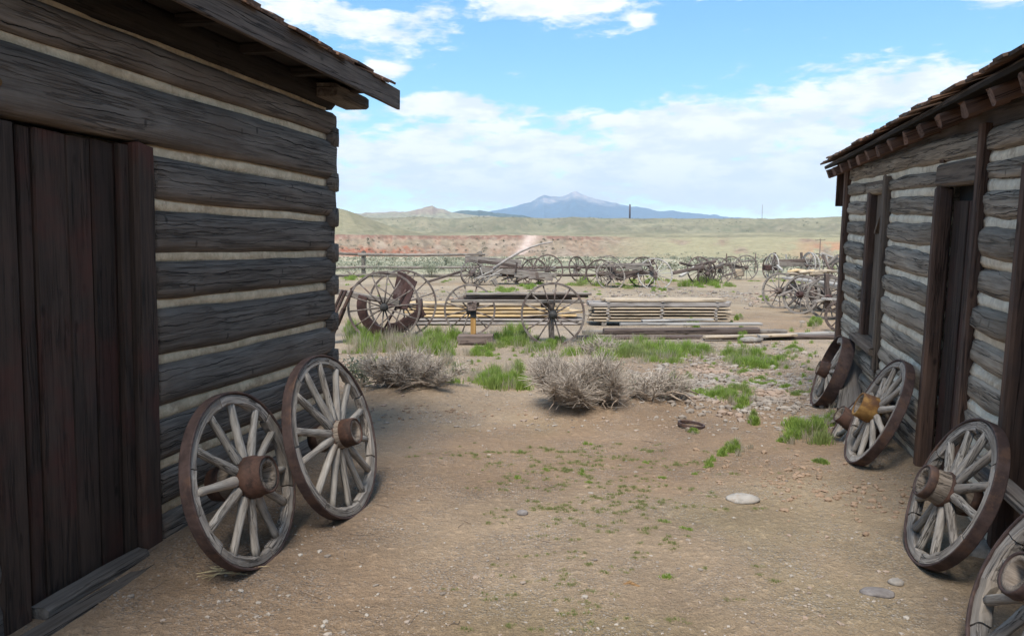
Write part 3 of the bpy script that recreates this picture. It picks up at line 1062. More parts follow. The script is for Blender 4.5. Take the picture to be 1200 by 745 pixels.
def shell(root, s, t0, t1, bands, top, depth, mat, chink, z_ridge, logt=.2):
    """the three walls of a cabin that the yard does not face, and the gables"""
    zs = [0.0] + bands + [top]
    for tt in (t0, t1):
        for k in range(len(zs) - 1):
            zc = zs[k] + (zs[k + 1] - zs[k]) / 2
            c = link('log', log_mesh(depth - .12, zs[k + 1] - zs[k] - .04, logt * .8, flat=.6, segs=10, n=12), mat, root,
                     Matrix.Translation((tt + (.06 if tt == t0 else -.10), -s * depth / 2, zc)) @ Matrix.Rotation(PI / 2, 4, 'Z'))
        # chinking behind the end logs as one wall, gable boards over it
        board('chinking', tt + (.09 if tt == t0 else -.15), tt + (.13 if tt == t0 else -.11), -s * .1, -s * (depth - .1), .02, top, chink, root, along='z', segs=2)
        n_ = 14
        for k in range(n_):
            yy = -(k + .5) / n_ * depth
            hgt = (z_ridge - top) * (1 - abs(2 * (k + .5) / n_ - 1)) + .02
            if hgt > .1:
                board('gable_board', tt + (.02 if tt == t0 else -.06), tt + (.05 if tt == t0 else -.03), s * (yy - depth / n_ / 2 + .004), s * (yy + depth / n_ / 2 - .004), top - .03, top + hgt - .12, M['plank_brown'], root, segs=2)
    for k in range(len(zs) - 1):
        put_log(t0, t1, -s * depth, (zs[k] + zs[k + 1]) / 2, zs[k + 1] - zs[k] - .03, logt, mat, root, flat=.6, segs=14, n=10)


def left_cabin():
    root = empty('log_cabin', cabin_matrix(-1.91, 3.89, .221, .975, 1.5, 0.0))
    # local: X along the wall (away), -Y towards the yard
    tag(root, 'dark hewn-log cabin with pale chinking and a plank door, on the left', 'cabin')
    s = -1
    bands = [.22, .47, .76, 1.045, 1.345, 1.60, 1.875, 2.155, 2.50, 2.705]
    bh = [.055, .064, .066, .055, .054, .052, .054, .066, .048, .022]
    A, B = -5.2, 2.10
    dark, ch = M['log_dark'], M['chink_beige']
    zs = [-.08] + bands + [2.90]
    hb = [0.0] + bh + [0.0]
    for k in range(len(zs) - 1):
        lo, hi = zs[k] + hb[k] / 2, zs[k + 1] - hb[k + 1] / 2
        zc, hh = (lo + hi) / 2, hi - lo
        th_ = .19 + rnd.uniform(-.012, .012)
        if hi < 2.15:
            put_log(.04, B, .095, zc, hh, th_, dark, root, flat=1.15, wob=.010)
            put_log(A, -.955, .095, zc, hh, th_, dark, root, flat=1.15, segs=24)
        else:
            put_log(A, B, .095 - (.012 if 2.15 < zc < 2.5 else 0), zc, hh, th_, M['deck'] if zc > 2.72 else dark, root, flat=1.15, wob=.010)  # top log takes near-black deck wood, eave shade put into its colour
    for k, z in enumerate(bands):
        h = bh[k] + .05
        if z < 2.2:
            strip('chinking', .035, B - .09, .115, z, h, .16, ch, root)
            strip('chinking', A + .1, -.955, .115, z, h, .16, ch, root)
        else:
            strip('chinking', A + .1, B - .09, .115, z, h, .16, ch, root)
    # far corner: ends of the end-wall logs show in the joints
    for k, z in enumerate(bands[:-1]):
        link('log', log_mesh(.5, .15, .12, flat=.9, segs=5, n=12, wob=.01), dark, root, Matrix.Translation((2.082, .240, z + .01)) @ Matrix.Rotation(PI / 2, 4, 'Z'))
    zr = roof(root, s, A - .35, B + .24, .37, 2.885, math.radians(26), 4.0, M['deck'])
    shell(root, s, A, B, bands, 2.85, 4.0, dark, ch, zr)
    # eave board in two lengths, plate end, rafters coloured near-black for the dark of the eave
    board('fascia', -.35, B + .34, -.40, -.37, 2.775, 2.93, M['plank_fascia'], root, along='t', jit=.1, segs=14)
    board('fascia', A - .35, -.36, -.40, -.37, 2.775, 2.93, M['plank_fascia'], root, along='t', jit=.1, segs=14)
    board('plate_end', B - .3, B + .26, -.16, .05, 2.765, 2.86, M['log_dark'], root, along='t')
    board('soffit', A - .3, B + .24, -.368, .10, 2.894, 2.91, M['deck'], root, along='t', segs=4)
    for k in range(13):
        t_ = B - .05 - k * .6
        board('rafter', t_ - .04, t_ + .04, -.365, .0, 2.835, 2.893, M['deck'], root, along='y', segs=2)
    # door set back in its frame
    jm = M['plank_door']
    board('door_jamb', -.115, .035, -.004, .10, -.05, 2.165, jm, root)
    board('door_jamb', -.952, -.802, -.004, .10, -.05, 2.165, jm, root)
    door = empty('door'); door.parent = root
    es = [-.80, -.735, -.66, -.475, -.325, -.18, -.117]
    for a, b in zip(es[:-1], es[1:]):
        o = board('plank', a + .003, b - .003, .075 + rnd.uniform(-.012, .008), .11, .0, 2.16, jm, root, jit=.05)
        o.parent = door
    o = board('door_stop', -.18, -.117, .035, .07, .0, 2.16, jm, root); o.parent = door
    o = board('door_gap_shade', -.80, -.117, .118, .13, .0, 2.16, M['hole_dark'], root); o.parent = door  # black sheet painting the shade seen between the planks
    board('sill', -.80, -.15, -.065, .035, -.05, .09, M['sill_wood'], root, along='t', jit=.12, segs=9)
    board('sill', -1.25, .05, -.165, -.072, -.06, .055, M['sill_wood'], root, along='t', jit=.12, segs=9)
    tube('peg', [(-.895, -.03, 2.30), (-.895, .06, 2.31)], .016, M['rust_orange'], root)
    return root


def right_cabin():
    root = empty('log_cabin', cabin_matrix(3.075, 5.63, .243, .970, .6, 2.6))
    tag(root, 'grey round-log cabin with white chinking, a door and a boarded window, on the right', 'cabin')
    s = 1
    bands = [-.10, .13, .345, .56, .77, .985, 1.20, 1.41, 1.635, 1.85, 2.06, 2.225]
    A, B = -5.4, 2.97
    lg, ch = M['log_grey'], M['chink_white']
    segs_ = [(1.93, 2.86), (-.35, .99), (-1.80, -1.25), (A, -2.75)]
    zs = [-.32] + bands + [2.415]
    for k in range(len(zs) - 1):
        lo, hi = zs[k] + .021, zs[k + 1] - .021
        zc, hh = (lo + hi) / 2, hi - lo
        for (a, b) in segs_:
            if k == len(zs) - 2 and a in (1.93, -.35):
                continue
            if hi < .62 and a == 1.93:
                put_log(1.1, 2.86, -.04, zc, hh, .19, lg, root, flat=.12, wob=.012, end1=.8)
                continue
            put_log(a, b, -.04 + rnd.uniform(-.012, .012), zc + rnd.uniform(-.008, .008), hh + rnd.uniform(-.010, .012), .19, lg, root, flat=rnd.uniform(.5, .8), wob=.017,
                    end0=.93 if a > -5 else 1, end1=.93, segs=None if a > -5 else 14)
        if k == len(zs) - 2:
            put_log(-1.15, 2.86, -.03, zc, hh + .02, .19, lg, root, flat=.3, wob=.016, end1=.8)
        if k == len(zs) - 3:
            put_log(.98, 1.95, -.04, zc, hh, .19, lg, root, flat=.12)
    for z in bands:
        for (a, b) in segs_:
            if z > 2.2 and a in (1.93, -.35):
                continue
            strip('chinking', a - .01, b + .01, -.018, z, .10, .10, ch, root)
        if z > 2.2:
            strip('chinking', -1.15, 2.86, -.018, z, .10, .10, ch, root)
        if z < .5:
            strip('chinking', .98, 1.95, -.055, z, .09, .10, ch, root)
    br = M['plank_brown']
    # wall plate under the eave
    board('wall_plate', A, B, -.03, .028, 2.388, 2.555, M['plank_fascia'], root, along='t', jit=.05, segs=16)
    zr = roof(root, s, A - .3, B + .12, .26, 2.500, math.radians(20), 4.0, M['deck'], sag=1.7)
    board('blocking', A, B, -.09, -.05, 2.50, 2.68, M['deck'], root, along='t', segs=4)
    shell(root, s, A, B, bands[1:], 2.42, 4.0, lg, ch, zr)
    k = 0
    t_ = 3.03
    while t_ > A:
        hx = .26
        link('rafter', beam_mesh(.68, .085, .092, segs=3, jit=.08), M['rafter'], root,
             Matrix.Translation((t_, -.075, 2.540 - t_ * .0297)) @ Matrix.Rotation(-math.radians(20), 4, 'X') @ Matrix.Rotation(PI / 2, 4, 'Z'))
        t_ -= .41 + rnd.uniform(-.03, .03)
    eb = board('eave_board', A - .28, B + .11, .225, .262, 2.503, 2.525, M['plank_fascia'], root, along='t', segs=20, jit=.5)
    eb.matrix_basis = Matrix.Rotation(math.radians(1.7), 4, 'Y') @ eb.matrix_basis
    # posts
    board('corner_post', 2.84, 2.97, -.02, .085, -.25, 2.42, br, root, jit=.05)
    board('post', -1.24, -1.155, .0, .075, -.15, 2.42, br, root, jit=.06)
    board('gable_board', 3.14, 3.175, -.20, .125, 1.98, 2.45, br, root, jit=.03)
    # doorway
    board('door_jamb', -.465, -.365, -.035, .07, -.15, 2.075, br, root, jit=.05)
    board('door_jamb', -1.145, -1.075, -.10, .045, -.15, 2.075, M['plank_window'], root, jit=.05)
    board('lintel', -1.148, -.36, -.05, .06, 2.082, 2.235, M['plank_window'], root, along='t', jit=.05)
    board('block', -.46, -.38, -.02, .05, 2.245, 2.30, M['rafter'], root, along='t')
    board('lintel', -1.148, -.50, -.05, .035, 2.242, 2.30, br, root, along='t')
    door = empty('door'); door.parent = root
    es = [-1.07, -.92, -.77, -.62, -.48]
    for a, b in zip(es[:-1], es[1:]):
        o = board('plank', a + .003, b - .003, -.05, -.03 + rnd.uniform(-.005, .005), -.1, 1.985, M['plank_door'], root); o.parent = door
    o = board('door_gap_shade', -1.07, -.48, -.10, -.06, -.1, 2.08, M['hole_dark'], root); o.parent = door  # black sheet for the shade behind and above the planks
    kb = link('knob', lathe_mesh([(0, .001), (.0, .012), (.02, .014), (.035, .028), (.05, .022), (.055, .001)], 12), M['iron'], root,
              Matrix.Translation((-1.0, -.03, .93)) @ Matrix.Rotation(-PI / 2, 4, 'X')); kb.parent = door
    board('threshold', -1.15, -.36, -.12, .09, -.19, -.09, M['plank_window'], root, along='t')
    # boarded window
    board('window_jamb', 1.80, 1.925, -.04, .04, .66, 2.14, br, root, jit=.05)
    board('window_jamb', 1.005, 1.10, -.10, .085, .50, 2.225, M['plank_window'], root, jit=.06)
    board('lintel', 1.10, 1.93, -.08, .05, 2.105, 2.20, M['plank_window'], root, along='t')
    win = empty('window'); win.parent = root
    es = [1.105, 1.26, 1.42, 1.60, 1.795]
    for a, b in zip(es[:-1], es[1:]):
        o = board('plank', a + .003, b - .003, -.05, -.025 + rnd.uniform(-.006, .006), .72, 2.10, M['plank_window'], root); o.parent = win
    o = link('brace', beam_mesh(.42, .05, .03), M['plank_window'], root, Matrix.Translation((1.45, -.005, 1.86)) @ Matrix.Rotation(.75, 4, 'Y')); o.parent = win
    board('sill', 1.02, 1.95, -.12, .12, .635, .705, M['plank_window'], root, along='t', jit=.1)
    # next opening nearer the camera
    board('door_jamb', -1.90, -1.815, -.10, .075, -.2, 2.15, br, root, jit=.05)
    board('lintel', -2.75, -1.81, -.06, .05, 2.157, 2.25, br, root, along='t')
    board('door_jamb', -2.74, -2.65, -.10, .06, -.2, 2.15, br, root)
    d2 = empty('door'); d2.parent = root
    for a in (-2.645, -2.46, -2.275, -2.09):
        o = board('plank', a + .003, a + .178, -.09, -.06, -.1, 2.15, M['plank_door'], root); o.parent = d2
    board('sill', -2.6, -1.74, .02, .125, .50, .545, M['grey_old'], root, along='t', jit=.14)
    # loose footing stones under the sill log
    for i in range(22):
        t_ = rnd.uniform(-1.9, 2.6)
        rr = rnd.uniform(.06, .12)
        link('footing_stone', stone_mesh(rr, .7), M['stone'], root, Matrix.Translation((t_, rnd.uniform(.03, .13), -.10 - t_ * .045 + rnd.uniform(0, .10))) @ Euler((0, 0, rnd.uniform(0, 6))).to_matrix().to_4x4())
    return root


def stone_mesh(r, flat=.6, elong=1.3, sub=2, knob=.55):
    bm = bmesh.new()
    bmesh.ops.create_icosphere(bm, subdivisions=sub, radius=1.0)
    sd_ = nseed()
    for v in bm.verts:
        p = v.co
        d = 1 + (float(fbm(np.array(p.x * 1.3 + sd_), np.array(p.y * 1.3 + p.z * 1.9 + sd_), 3, 3)) - .5) * knob
        v.co = Vector((p.x * d * elong * r, p.y * d * r, max(p.z, -.6) * d * r * flat))
    me = bpy.data.meshes.new('stone')
    bm.to_mesh(me); bm.free()
    me.polygons.foreach_set('use_smooth', [True] * len(me.polygons))
    return me


left_cabin()
right_cabin()


# ================================================================ the yard's relics
def thing(name, label, cat, x, y, group=None, z=0.0):
    o = empty(name, Matrix.Translation((x, y, z)))
    return tag(o, label, cat, group)


def bw(name, p, q, wd, ht, mat, root, **kw):
    """beam given in world points, put under root"""
    o = root.location.copy() if root is not None else Vector((0, 0, 0))
    return beam(name, Vector(p) - o, Vector(q) - o, wd, ht, M[mat], root, **kw)


def tw_(name, pts, radii, mat, root, sides=6):
    o = root.location.copy() if root is not None else Vector((0, 0, 0))
    return tube(name, [Vector(p) - o for p in pts], radii, M[mat], root, sides)


def wheel_at(root, px, py_base, R, az_d, lean, nsp=12, sink=.02, dY=0.0, dX=0.0, **kw):
    g = gp(px, py_base)
    Mw = wheel_matrix(g.x + dX, g.y + dY, az_d, lean, R, sink, rnd.uniform(0, .5))
    return wheel_part(root, Mw, R, nsp, **kw)


# --- hay machine with two iron wheels and rusty shields
def machine():
    x0, y0 = -2.1, 13.0
    r = thing('farm_machine', 'rusty farm machine with two iron spoked wheels and dark sheet shields', 'farm machine', x0, y0)
    mt = ('iron_grey', 'iron_grey', 'iron_black')
    wheel_part(r, wheel_matrix(-2.21, 12.78, -84, 0, .625, 0.01, .1), .625, 14, 'metal', mt)
    wheel_part(r, wheel_matrix(-2.02, 13.7, -84, 0, .625, 0.01, .3), .625, 14, 'metal', mt)
    c = Vector((-2.18, 12.85, .62))

    def shield(a0, a1, r0, r1, y, wd, mat='rust_dark'):
        me = ring_mesh(r0, r1, wd, math.radians(a0), math.radians(a1), 14, jit=.02, ch=.004)
        return link('shield', me, M[mat], r, Matrix.Translation((c.x - x0, y - y0, c.z)) @ Matrix.Rotation(PI / 2, 4, 'X'))
    shield(158, 262, .40, .56, 13.1, .10)
    shield(262, 318, .32, .54, 13.25, .08)
    shield(318, 372, .47, .57, 13.3, .20)
    shield(40, 78, .12, .62, 13.35, .03)
    bw('seat_plate', (-1.97, 13.25, .55), (-1.80, 13.4, 1.05), .30, .03, 'rust_dark', r)
    bw('shield', (-2.05, 13.2, .22), (-1.58, 13.25, .52), .05, .16, 'rust_dark', r)
    tw_('axle', [(-2.21, 12.7, .62), (-2.02, 13.8, .62)], .03, 'rust_dark', r)
    bw('tongue', (-3.6, 13.5, .93), (-2.0, 13.2, .66), .08, .10, 'grey_old', r)
    tw_('rod', [(-2.9, 13.3, .90), (-2.5, 13.4, 1.20), (-2.0, 13.4, 1.16)], .018, 'rust_dark', r)
    tw_('rod', [(-2.3, 13.3, .2), (-1.9, 13.3, .9)], .02, 'rust_dark', r)
    tw_('rod', [(-2.6, 13.2, .75), (-1.6, 13.3, .55)], .018, 'iron_grey', r)
    # curved rusty strips behind the cabin corner
    q = thing('scrap_iron', 'bent rusty iron strips beside the corner of the dark cabin', 'scrap', -3.0, 12.6)
    for i, (dx_, w_) in enumerate(((0, .09), (-.12, .06), (-.2, .05))):
        pts = [(-2.72 + dx_, 12.6 + i * .1, .92), (-2.86 + dx_, 12.6 + i * .1, .62), (-3.0 + dx_, 12.65, .32), (-3.12 + dx_, 12.65, .05)]
        for j in range(3):
            bw('strip', pts[j], pts[j + 1], .10, .02 + w_ * .3, 'iron', q, segs=2)


machine()

# --- loose wheels, props and planks
standing_wheel('thin-rimmed iron wheel standing behind the yellow prop post', wheel_matrix(-.80, 14.0, -88, 3, .49, .01, .2), .49, 12, 'metal', ('iron_grey', 'iron_grey', 'iron_black'))
standing_wheel('tall iron wheel with black hub in front of the grey planks', wheel_matrix(.69, 12.5, -92, 0, .545, .01, .1), .545, 14, 'metal', ('iron_grey', 'iron_grey', 'iron_black'))
p = thing('prop_post', 'short yellow timber post on a squared wooden block under grey planks', 'prop', -.68, 12.55)
bw('base_block', (-.92, 12.55, .09), (-.32, 12.55, .10), .22, .18, 'brown_old', p)
bw('post', (-.66, 12.6, .18), (-.66, 12.6, .46), .09, .10, 'post_yellow', p)
bw('bracket', (-.66, 12.6, .465), (-.66, 12.62, .66), .10, .12, 'iron_black', p)
bw('bolster', (-.68, 12.5, .66), (-.66, 13.2, .68), .16, .14, 'brown_old', p)
p = thing('prop_post', 'grey wedge board propped upright behind the black-hubbed wheel', 'prop', .66, 12.95)
bw('post', (.70, 12.95, .0), (.67, 12.95, .66), .10, .05, 'iron_grey', p)
bw('bolster', (.55, 12.85, .65), (.72, 13.25, .66), .12, .08, 'brown_old', p)
for i, (xa, xb, yy, zz_, w_, h_, mt) in enumerate([(-1.05, 1.23, 12.75, .735, .16, .05, 'grey_old'), (-.85, 1.33, 12.95, .80, .15, .045, 'brown_old'), (-.95, 1.05, 13.1, .74, .14, .05, 'brown_old'),
                                                   (-.80, 1.38, 12.92, .845, .14, .04, 'grey_old'), (-.7, .8, 13.05, .80, .15, .05, 'grey_old')]):
    o = beam('plank', (xa, yy, zz_), (xb, yy + rnd.uniform(-.08, .08), zz_ + rnd.uniform(-.012, .012)), w_, h_, M[mt], None)
    tag(o, ['long grey plank nearest the viewer on the two props', 'brown plank lying second from the top on the two props', 'brown plank at the back of the propped bundle',
            'topmost weathered plank of the propped bundle', 'short grey plank inside the propped bundle'][i], 'plank', 'grey planks resting on two props')

# --- yellow lumber pile
ORD = ['lowest', 'second', 'third', 'fourth', 'fifth', 'sixth', 'top']
ROW = ['front', 'middle', 'back']
for lay in range(6):
    for row in range(3):
        z = .05 + lay * .078
        xa = -2.1 + rnd.uniform(-.12, .12) - .04 * lay
        xb = 1.45 + rnd.uniform(-.25, .1) - (.25 if lay > 3 else 0)
        mt = rnd.choice(['lumber_grey', 'grey_old', 'lumber_grey']) if lay < 2 else rnd.choice(['lumber_yellow', 'lumber_yellow', 'lumber_tan'])
        o = beam('board', (xa, 15.8 + row * .26, z), (xb, 15.8 + row * .26 + rnd.uniform(-.03, .03), z + rnd.uniform(-.01, .01)), .22, .05, M[mt], None)
        lv = 'top layer' if lay == 5 else ORD[lay] + ' layer up' if lay else 'lowest layer'
        if lay < 2:
            tag(o, f'weathered grey {ROW[row]} board in the {lv} of the yellow lumber pile', 'board', 'grey boards under the yellow lumber pile')
        else:
            tag(o, f'yellow {ROW[row]} board in the {lv} of the long pile behind the iron wheels', 'board', 'yellow boards in the long pile')

# --- stickered lumber pile
Y0 = 15.75
zc = .09
for lay, (h_, mt, gap) in enumerate([(.035, 'lumber_tan', .03), (.03, 'lumber_tan', .035), (.03, 'lumber_tan', .035), (.03, 'lumber_tan', .035), (.035, 'lumber_tan', .02), (.085, 'lumber_grey', .02), (.05, 'lumber_tan', .0)]):
    for row in range(3):
        xa = 1.72 + rnd.uniform(-.10, .06) + (.25 if lay == 6 else 0)
        xb = 4.66 + rnd.uniform(-.08, .06) - (.1 if lay == 6 else 0)
        o = beam('board', (xa, Y0 + row * .27, zc + h_ / 2), (xb, Y0 + row * .27, zc + h_ / 2 + rnd.uniform(-.006, .006)), .23, h_, M[mt if row == 0 or rnd.random() < .6 else 'lumber_tan'], None, segs=10, bow=rnd.uniform(-.008, .004))
        if lay == 6:
            tag(o, f'pale tan {ROW[row]} board in the top layer of the spaced lumber stack', 'board', 'boards on top of the spaced stack')
        elif lay == 5:
            tag(o, f'thick grey {ROW[row]} timber just below the top layer of the spaced stack', 'timber', 'thick timbers in the spaced stack')
        else:
            tag(o, f'thin tan {ROW[row]} board in the {ORD[lay]} layer of the spaced lumber stack', 'board', 'thin boards in the spaced stack')
    zc += h_
    if gap:
        for xs_, side in ((2.05, 'left'), (3.18, 'middle'), (4.33, 'right')):
            o = beam('spacer_stick', (xs_ + rnd.uniform(-.03, .03), Y0 - .13, zc + gap / 2), (xs_, Y0 + .66, zc + gap / 2), .06, gap - .004, M['lumber_grey'], None, segs=2)
            tag(o, f'small {side} spacer stick lying on the {ORD[lay]} layer of the spaced lumber stack', 'stick', 'spacer sticks in the lumber stack')
        zc += gap
for xs_, side in ((1.95, 'left end'), (3.2, 'middle'), (4.4, 'right end')):
    o = beam('bearer', (xs_, Y0 - .1, .04), (xs_, Y0 + .7, .04), .10, .085, M['grey_old'], None, segs=2)
    tag(o, f'short bearer timber on the dirt under the {side} of the spaced stack', 'timber', 'bearers under the spaced stack')

# --- loose boards in front of it
LB = [((1.15, 13.3, .04), (5.95, 13.45, .04), .20, .05, 'brown_old', 'long brown board lying closest on the dirt before the lumber stack'),
      ((1.70, 13.7, .10), (4.60, 13.8, .11), .24, .10, 'brown_old', 'dark thick plank under the white board in front of the stack'),
      ((2.05, 14.0, .205), (4.75, 14.1, .20), .20, .04, 'pale_old', 'whitish board lying on top of the loose boards before the stack'),
      ((2.55, 14.5, .22), (3.95, 14.55, .24), .18, .035, 'pale_old', 'short pale board tucked against the foot of the lumber stack'),
      ((4.35, 13.1, .08), (6.05, 13.9, .05), .16, .05, 'pale_old', 'pale grey board slanting out toward the grey cabin corner'),
      ((1.35, 14.1, .04), (5.3, 14.3, .04), .2, .06, 'grey_old', 'flat grey board on the dirt beneath the loose boards'),
      ((3.4, 13.05, .075), (5.1, 13.25, .09), .15, .04, 'lumber_tan', 'tan board crossing the near end of the loose boards')]
for a, b, w_, h_, mt, lab in LB:
    o = beam('plank', a, b, w_, h_, M[mt], None)
    tag(o, lab, 'plank', 'loose boards before the lumber stack')
o = link('stone', stone_mesh(.16, .4, 1.4), M['stone'], None, Matrix.Translation((gp(880, 401).x, gp(880, 401).y, .04)))
tag(o, 'flat pale stone lying at the near ends of the loose boards', 'stone')

# --- fence
fr = thing('rail_fence', 'weathered post and rail fence behind the wagons', 'fence', -6, 42)
FP = [(-14.5, 42.5), (-11.4, 42.3), (-8.4, 42.0), (-1.75, 42.0), (3.6, 42.4), (7.0, 42.6)]
for i, (px_, py_) in enumerate(FP):
    hgt = 1.45 if i < 4 else .75
    bw('post', (px_, py_, -.1), (px_ + rnd.uniform(-.04, .04), py_, hgt), .22, .22, 'grey_old', fr, jit=.1)
for i in range(len(FP) - 1):
    (xa, ya), (xb, yb) = FP[i], FP[i + 1]
    hs_ = (1.26, .55, .1) if i < 3 else (.55, .1)
    for k, hz in enumerate(hs_):
        dz_ = .14 if i < 2 and k == 0 else 0
        pts = [Vector((xa - .25, ya - .14, hz + dz_)), Vector(((xa + xb) / 2, (ya + yb) / 2 - .14, hz + dz_ * .6 - .03)), Vector((xb + .25, yb - .14, hz))]
        tw_('rail', pts, [.09, .08, .07], 'grey_old' if i < 3 else 'brown_old', fr, 7)

GM = ('grey_old', 'iron', 'brown_old')
BM = ('brown_old', 'iron', 'brown_old')
PM = ('pale_old', 'iron_grey', 'brown_old')


# --- long broken wagon on the left
def wagon_long():
    r = thing('wagon', 'long collapsed grey wagon box with a curved pole rising from it', 'wagon', 0, 33, 'old wagons in the yard')
    Y = 33.0
    P_ = lambda px, py, dy=0.0: at(px, py, Y + dy)
    wheel_part(r, wheel_matrix(P_(643, 330).x, Y + .3, -80, 6, .70, .05, .1), .70, 14, mats=BM)
    wheel_part(r, wheel_matrix(P_(556, 330).x, Y - .3, -60, 14, .58, .06, .2), .58, 12, mats=GM)
    wheel_part(r, wheel_matrix(P_(549, 328).x, Y + 1.0, -50, -8, .58, .06, .3), .58, 12, mats=BM)
    wheel_part(r, wheel_matrix(P_(611, 326).x, Y + 1.6, -84, 5, .62, .05, .25), .62, 12, mats=BM)
    wheel_part(r, wheel_matrix(P_(627, 326).x, Y + 1.9, -84, -4, .60, .05, .25), .60, 12, mats=BM)
    bw('side_board', P_(562, 316), P_(652, 323), .06, .22, 'grey_old', r)
    bw('side_board', P_(603, 320.5, -.05), P_(648, 325, -.05), .06, .32, 'grey_old', r)
    bw('side_board', P_(545, 303, 1.2), P_(611, 308.5, 1.2), .06, .30, 'grey_old', r)
    bw('side_board', P_(560, 306, 1.1), P_(606, 312, 1.1), .06, .14, 'brown_old', r)
    bw('floor_board', P_(575, 316, .6), P_(652, 317, .6), .9, .06, 'brown_old', r)
    bw('reach', P_(575, 321, .5), P_(620, 323, .5), .12, .12, 'brown_old', r)
    bw('standard', P_(606, 308, -.1), P_(604, 319, -.1), .08, .08, 'brown_old', r)
    bw('standard', P_(629, 319, -.1), P_(630, 328, -.1), .12, .05, 'brown_old', r)
    bw('axle', P_(552, 321, -.4), P_(556, 316, 1.2), .14, .14, 'brown_old', r)
    bw('tongue', P_(502, 330, -.8), P_(546, 316.5, .2), .10, .10, 'brown_old', r)
    for k in range(18):
        a = P_(552 + rnd.uniform(-5, 22), 328 + rnd.uniform(-3, 4), rnd.uniform(-.6, .2))
        b = P_(562 + rnd.uniform(-5, 28), 317 + rnd.uniform(-6, 8), rnd.uniform(-.4, .6))
        bw('broken_slat', a, b, .06, .04, rnd.choice(['grey_old', 'pale_old', 'brown_old']), r, segs=2)
    for k in range(14):
        a = P_(585 + rnd.uniform(0, 60), 328 + rnd.uniform(-2, 3), rnd.uniform(-.3, .5))
        b = P_(590 + rnd.uniform(0, 60), 322 + rnd.uniform(-4, 4), rnd.uniform(-.2, .5))
        bw('broken_slat', a, b, .07, .05, rnd.choice(['grey_old', 'brown_old', 'brown_old']), r, segs=2)
    pole = [P_(578, 315), P_(594, 304), P_(610, 295), P_(622, 289.5), P_(634, 286), P_(648, 283.5)]
    tw_('bent_pole', pole, [.065, .06, .055, .05, .04, .03], 'lumber_grey', r, 7)
    bw('seat_board', P_(638, 315, .5), P_(651, 313, .5), .2, .05, 'pale_old', r)
    q = thing('stump', 'broken pale stump of wood lying before the long wagon', 'wood', P_(581, 330).x, 31.8)
    bw('stump_block', (P_(578, 322).x, 31.8, .30), (P_(583, 334).x, 31.8, .06), .26, .2, 'grey_old', q)


wagon_long()
g = gp(678, 329)
standing_wheel('dark leaning wagon wheel alone to the right of the long wagon', wheel_matrix(3.3, 36.2, -46, 12, .64, .03, .2), .64, 12, 'wood', BM, 'wagon wheels standing at the back of the yard')
standing_wheel('pale half-buried wagon wheel with thin rim behind the white-wheeled wagon', wheel_matrix(4.85, 37.0, -84, 14, .70, .1, .1), .70, 12, 'metal', ('grey_old', 'grey_old', 'grey_old'), 'wagon wheels standing at the back of the yard')


def wagon_white():
    r = thing('wagon', 'low wagon with a splayed whitish front wheel facing the yard', 'wagon', 5, 30.5, 'old wagons in the yard')
    Y = 30.2
    P_ = lambda px, py, dy=0.0: at(px, py, Y + dy)
    wheel_part(r, wheel_matrix(P_(768.5, 338).x, Y, -93, 24, .72, .10, .1), .72, 14, mats=PM)
    wheel_part(r, wheel_matrix(P_(717, 337).x, Y, -80, 18, .62, .10, .2), .62, 14, mats=GM)
    wheel_part(r, wheel_matrix(P_(708, 333).x, Y + 1.6, -88, -5, .60, .05, .2), .60, 12, mats=BM)
    wheel_part(r, wheel_matrix(P_(762, 334).x, Y + 1.8, -93, -5, .66, .05, .2), .66, 12, mats=BM)
    bw('side_board', P_(711, 311.5, .4), P_(762, 310, .4), .06, .10, 'grey_old', r)
    bw('floor_board', P_(708, 310.5, 1.1), P_(766, 308.5, 1.1), 1.0, .05, 'brown_old', r)
    bw('side_board', P_(733, 314.5, .3), P_(752, 314, .3), .05, .12, 'grey_old', r)
    bw('reach', P_(705, 320, .8), P_(768, 319, .8), .16, .16, 'brown_old', r)
    bw('axle', P_(718, 324, 0), P_(712, 320, 1.6), .16, .16, 'brown_old', r)
    bw('axle', P_(768, 324, .1), P_(763, 320, 1.8), .16, .16, 'brown_old', r)
    bw('bolster', P_(720, 316, .1), P_(714, 313, 1.6), .16, .18, 'brown_old', r)
    bw('bolster', P_(764, 315, .1), P_(760, 312, 1.6), .16, .18, 'brown_old', r)
    bw('hound', P_(722, 327, .5), P_(742, 322, .7), .10, .16, 'brown_old', r)
    bw('hound', P_(742, 326, .6), P_(758, 320, .7), .08, .08, 'brown_old', r)
    tw_('hook_rod', [P_(758, 309, .8), P_(764, 306.5, .8), P_(769, 301.5, .8)], [.05, .045, .02], 'rust_dark', r)
    bw('tongue', P_(788, 320, .6), P_(824, 313, 1.2), .12, .14, 'brown_old', r)
    for k in range(5):
        bw('broken_slat', P_(700 + rnd.uniform(0, 30), 326 + rnd.uniform(-3, 3), rnd.uniform(.2, .9)), P_(715 + rnd.uniform(0, 40), 319 + rnd.uniform(-4, 3), rnd.uniform(.2, .9)), .07, .06, 'brown_old', r, segs=2)


wagon_white()


def gear(label, wheels, beams_, x, y, name='wagon_gear'):
    r = thing(name, label, 'wagon gear', x, y, 'wagon running gear in the yard')
    for (px, Y, az_d, lean, R, nsp, mats) in wheels:
        wheel_part(r, wheel_matrix(at(px, 320, Y).x, Y, az_d, lean, R, .05, rnd.uniform(0, .5)), R, nsp, mats=mats)
    for (nm, a, b, w_, h_, mt) in beams_:
        bw(nm, at(*a), at(*b), w_, h_, mt, r)
    return r


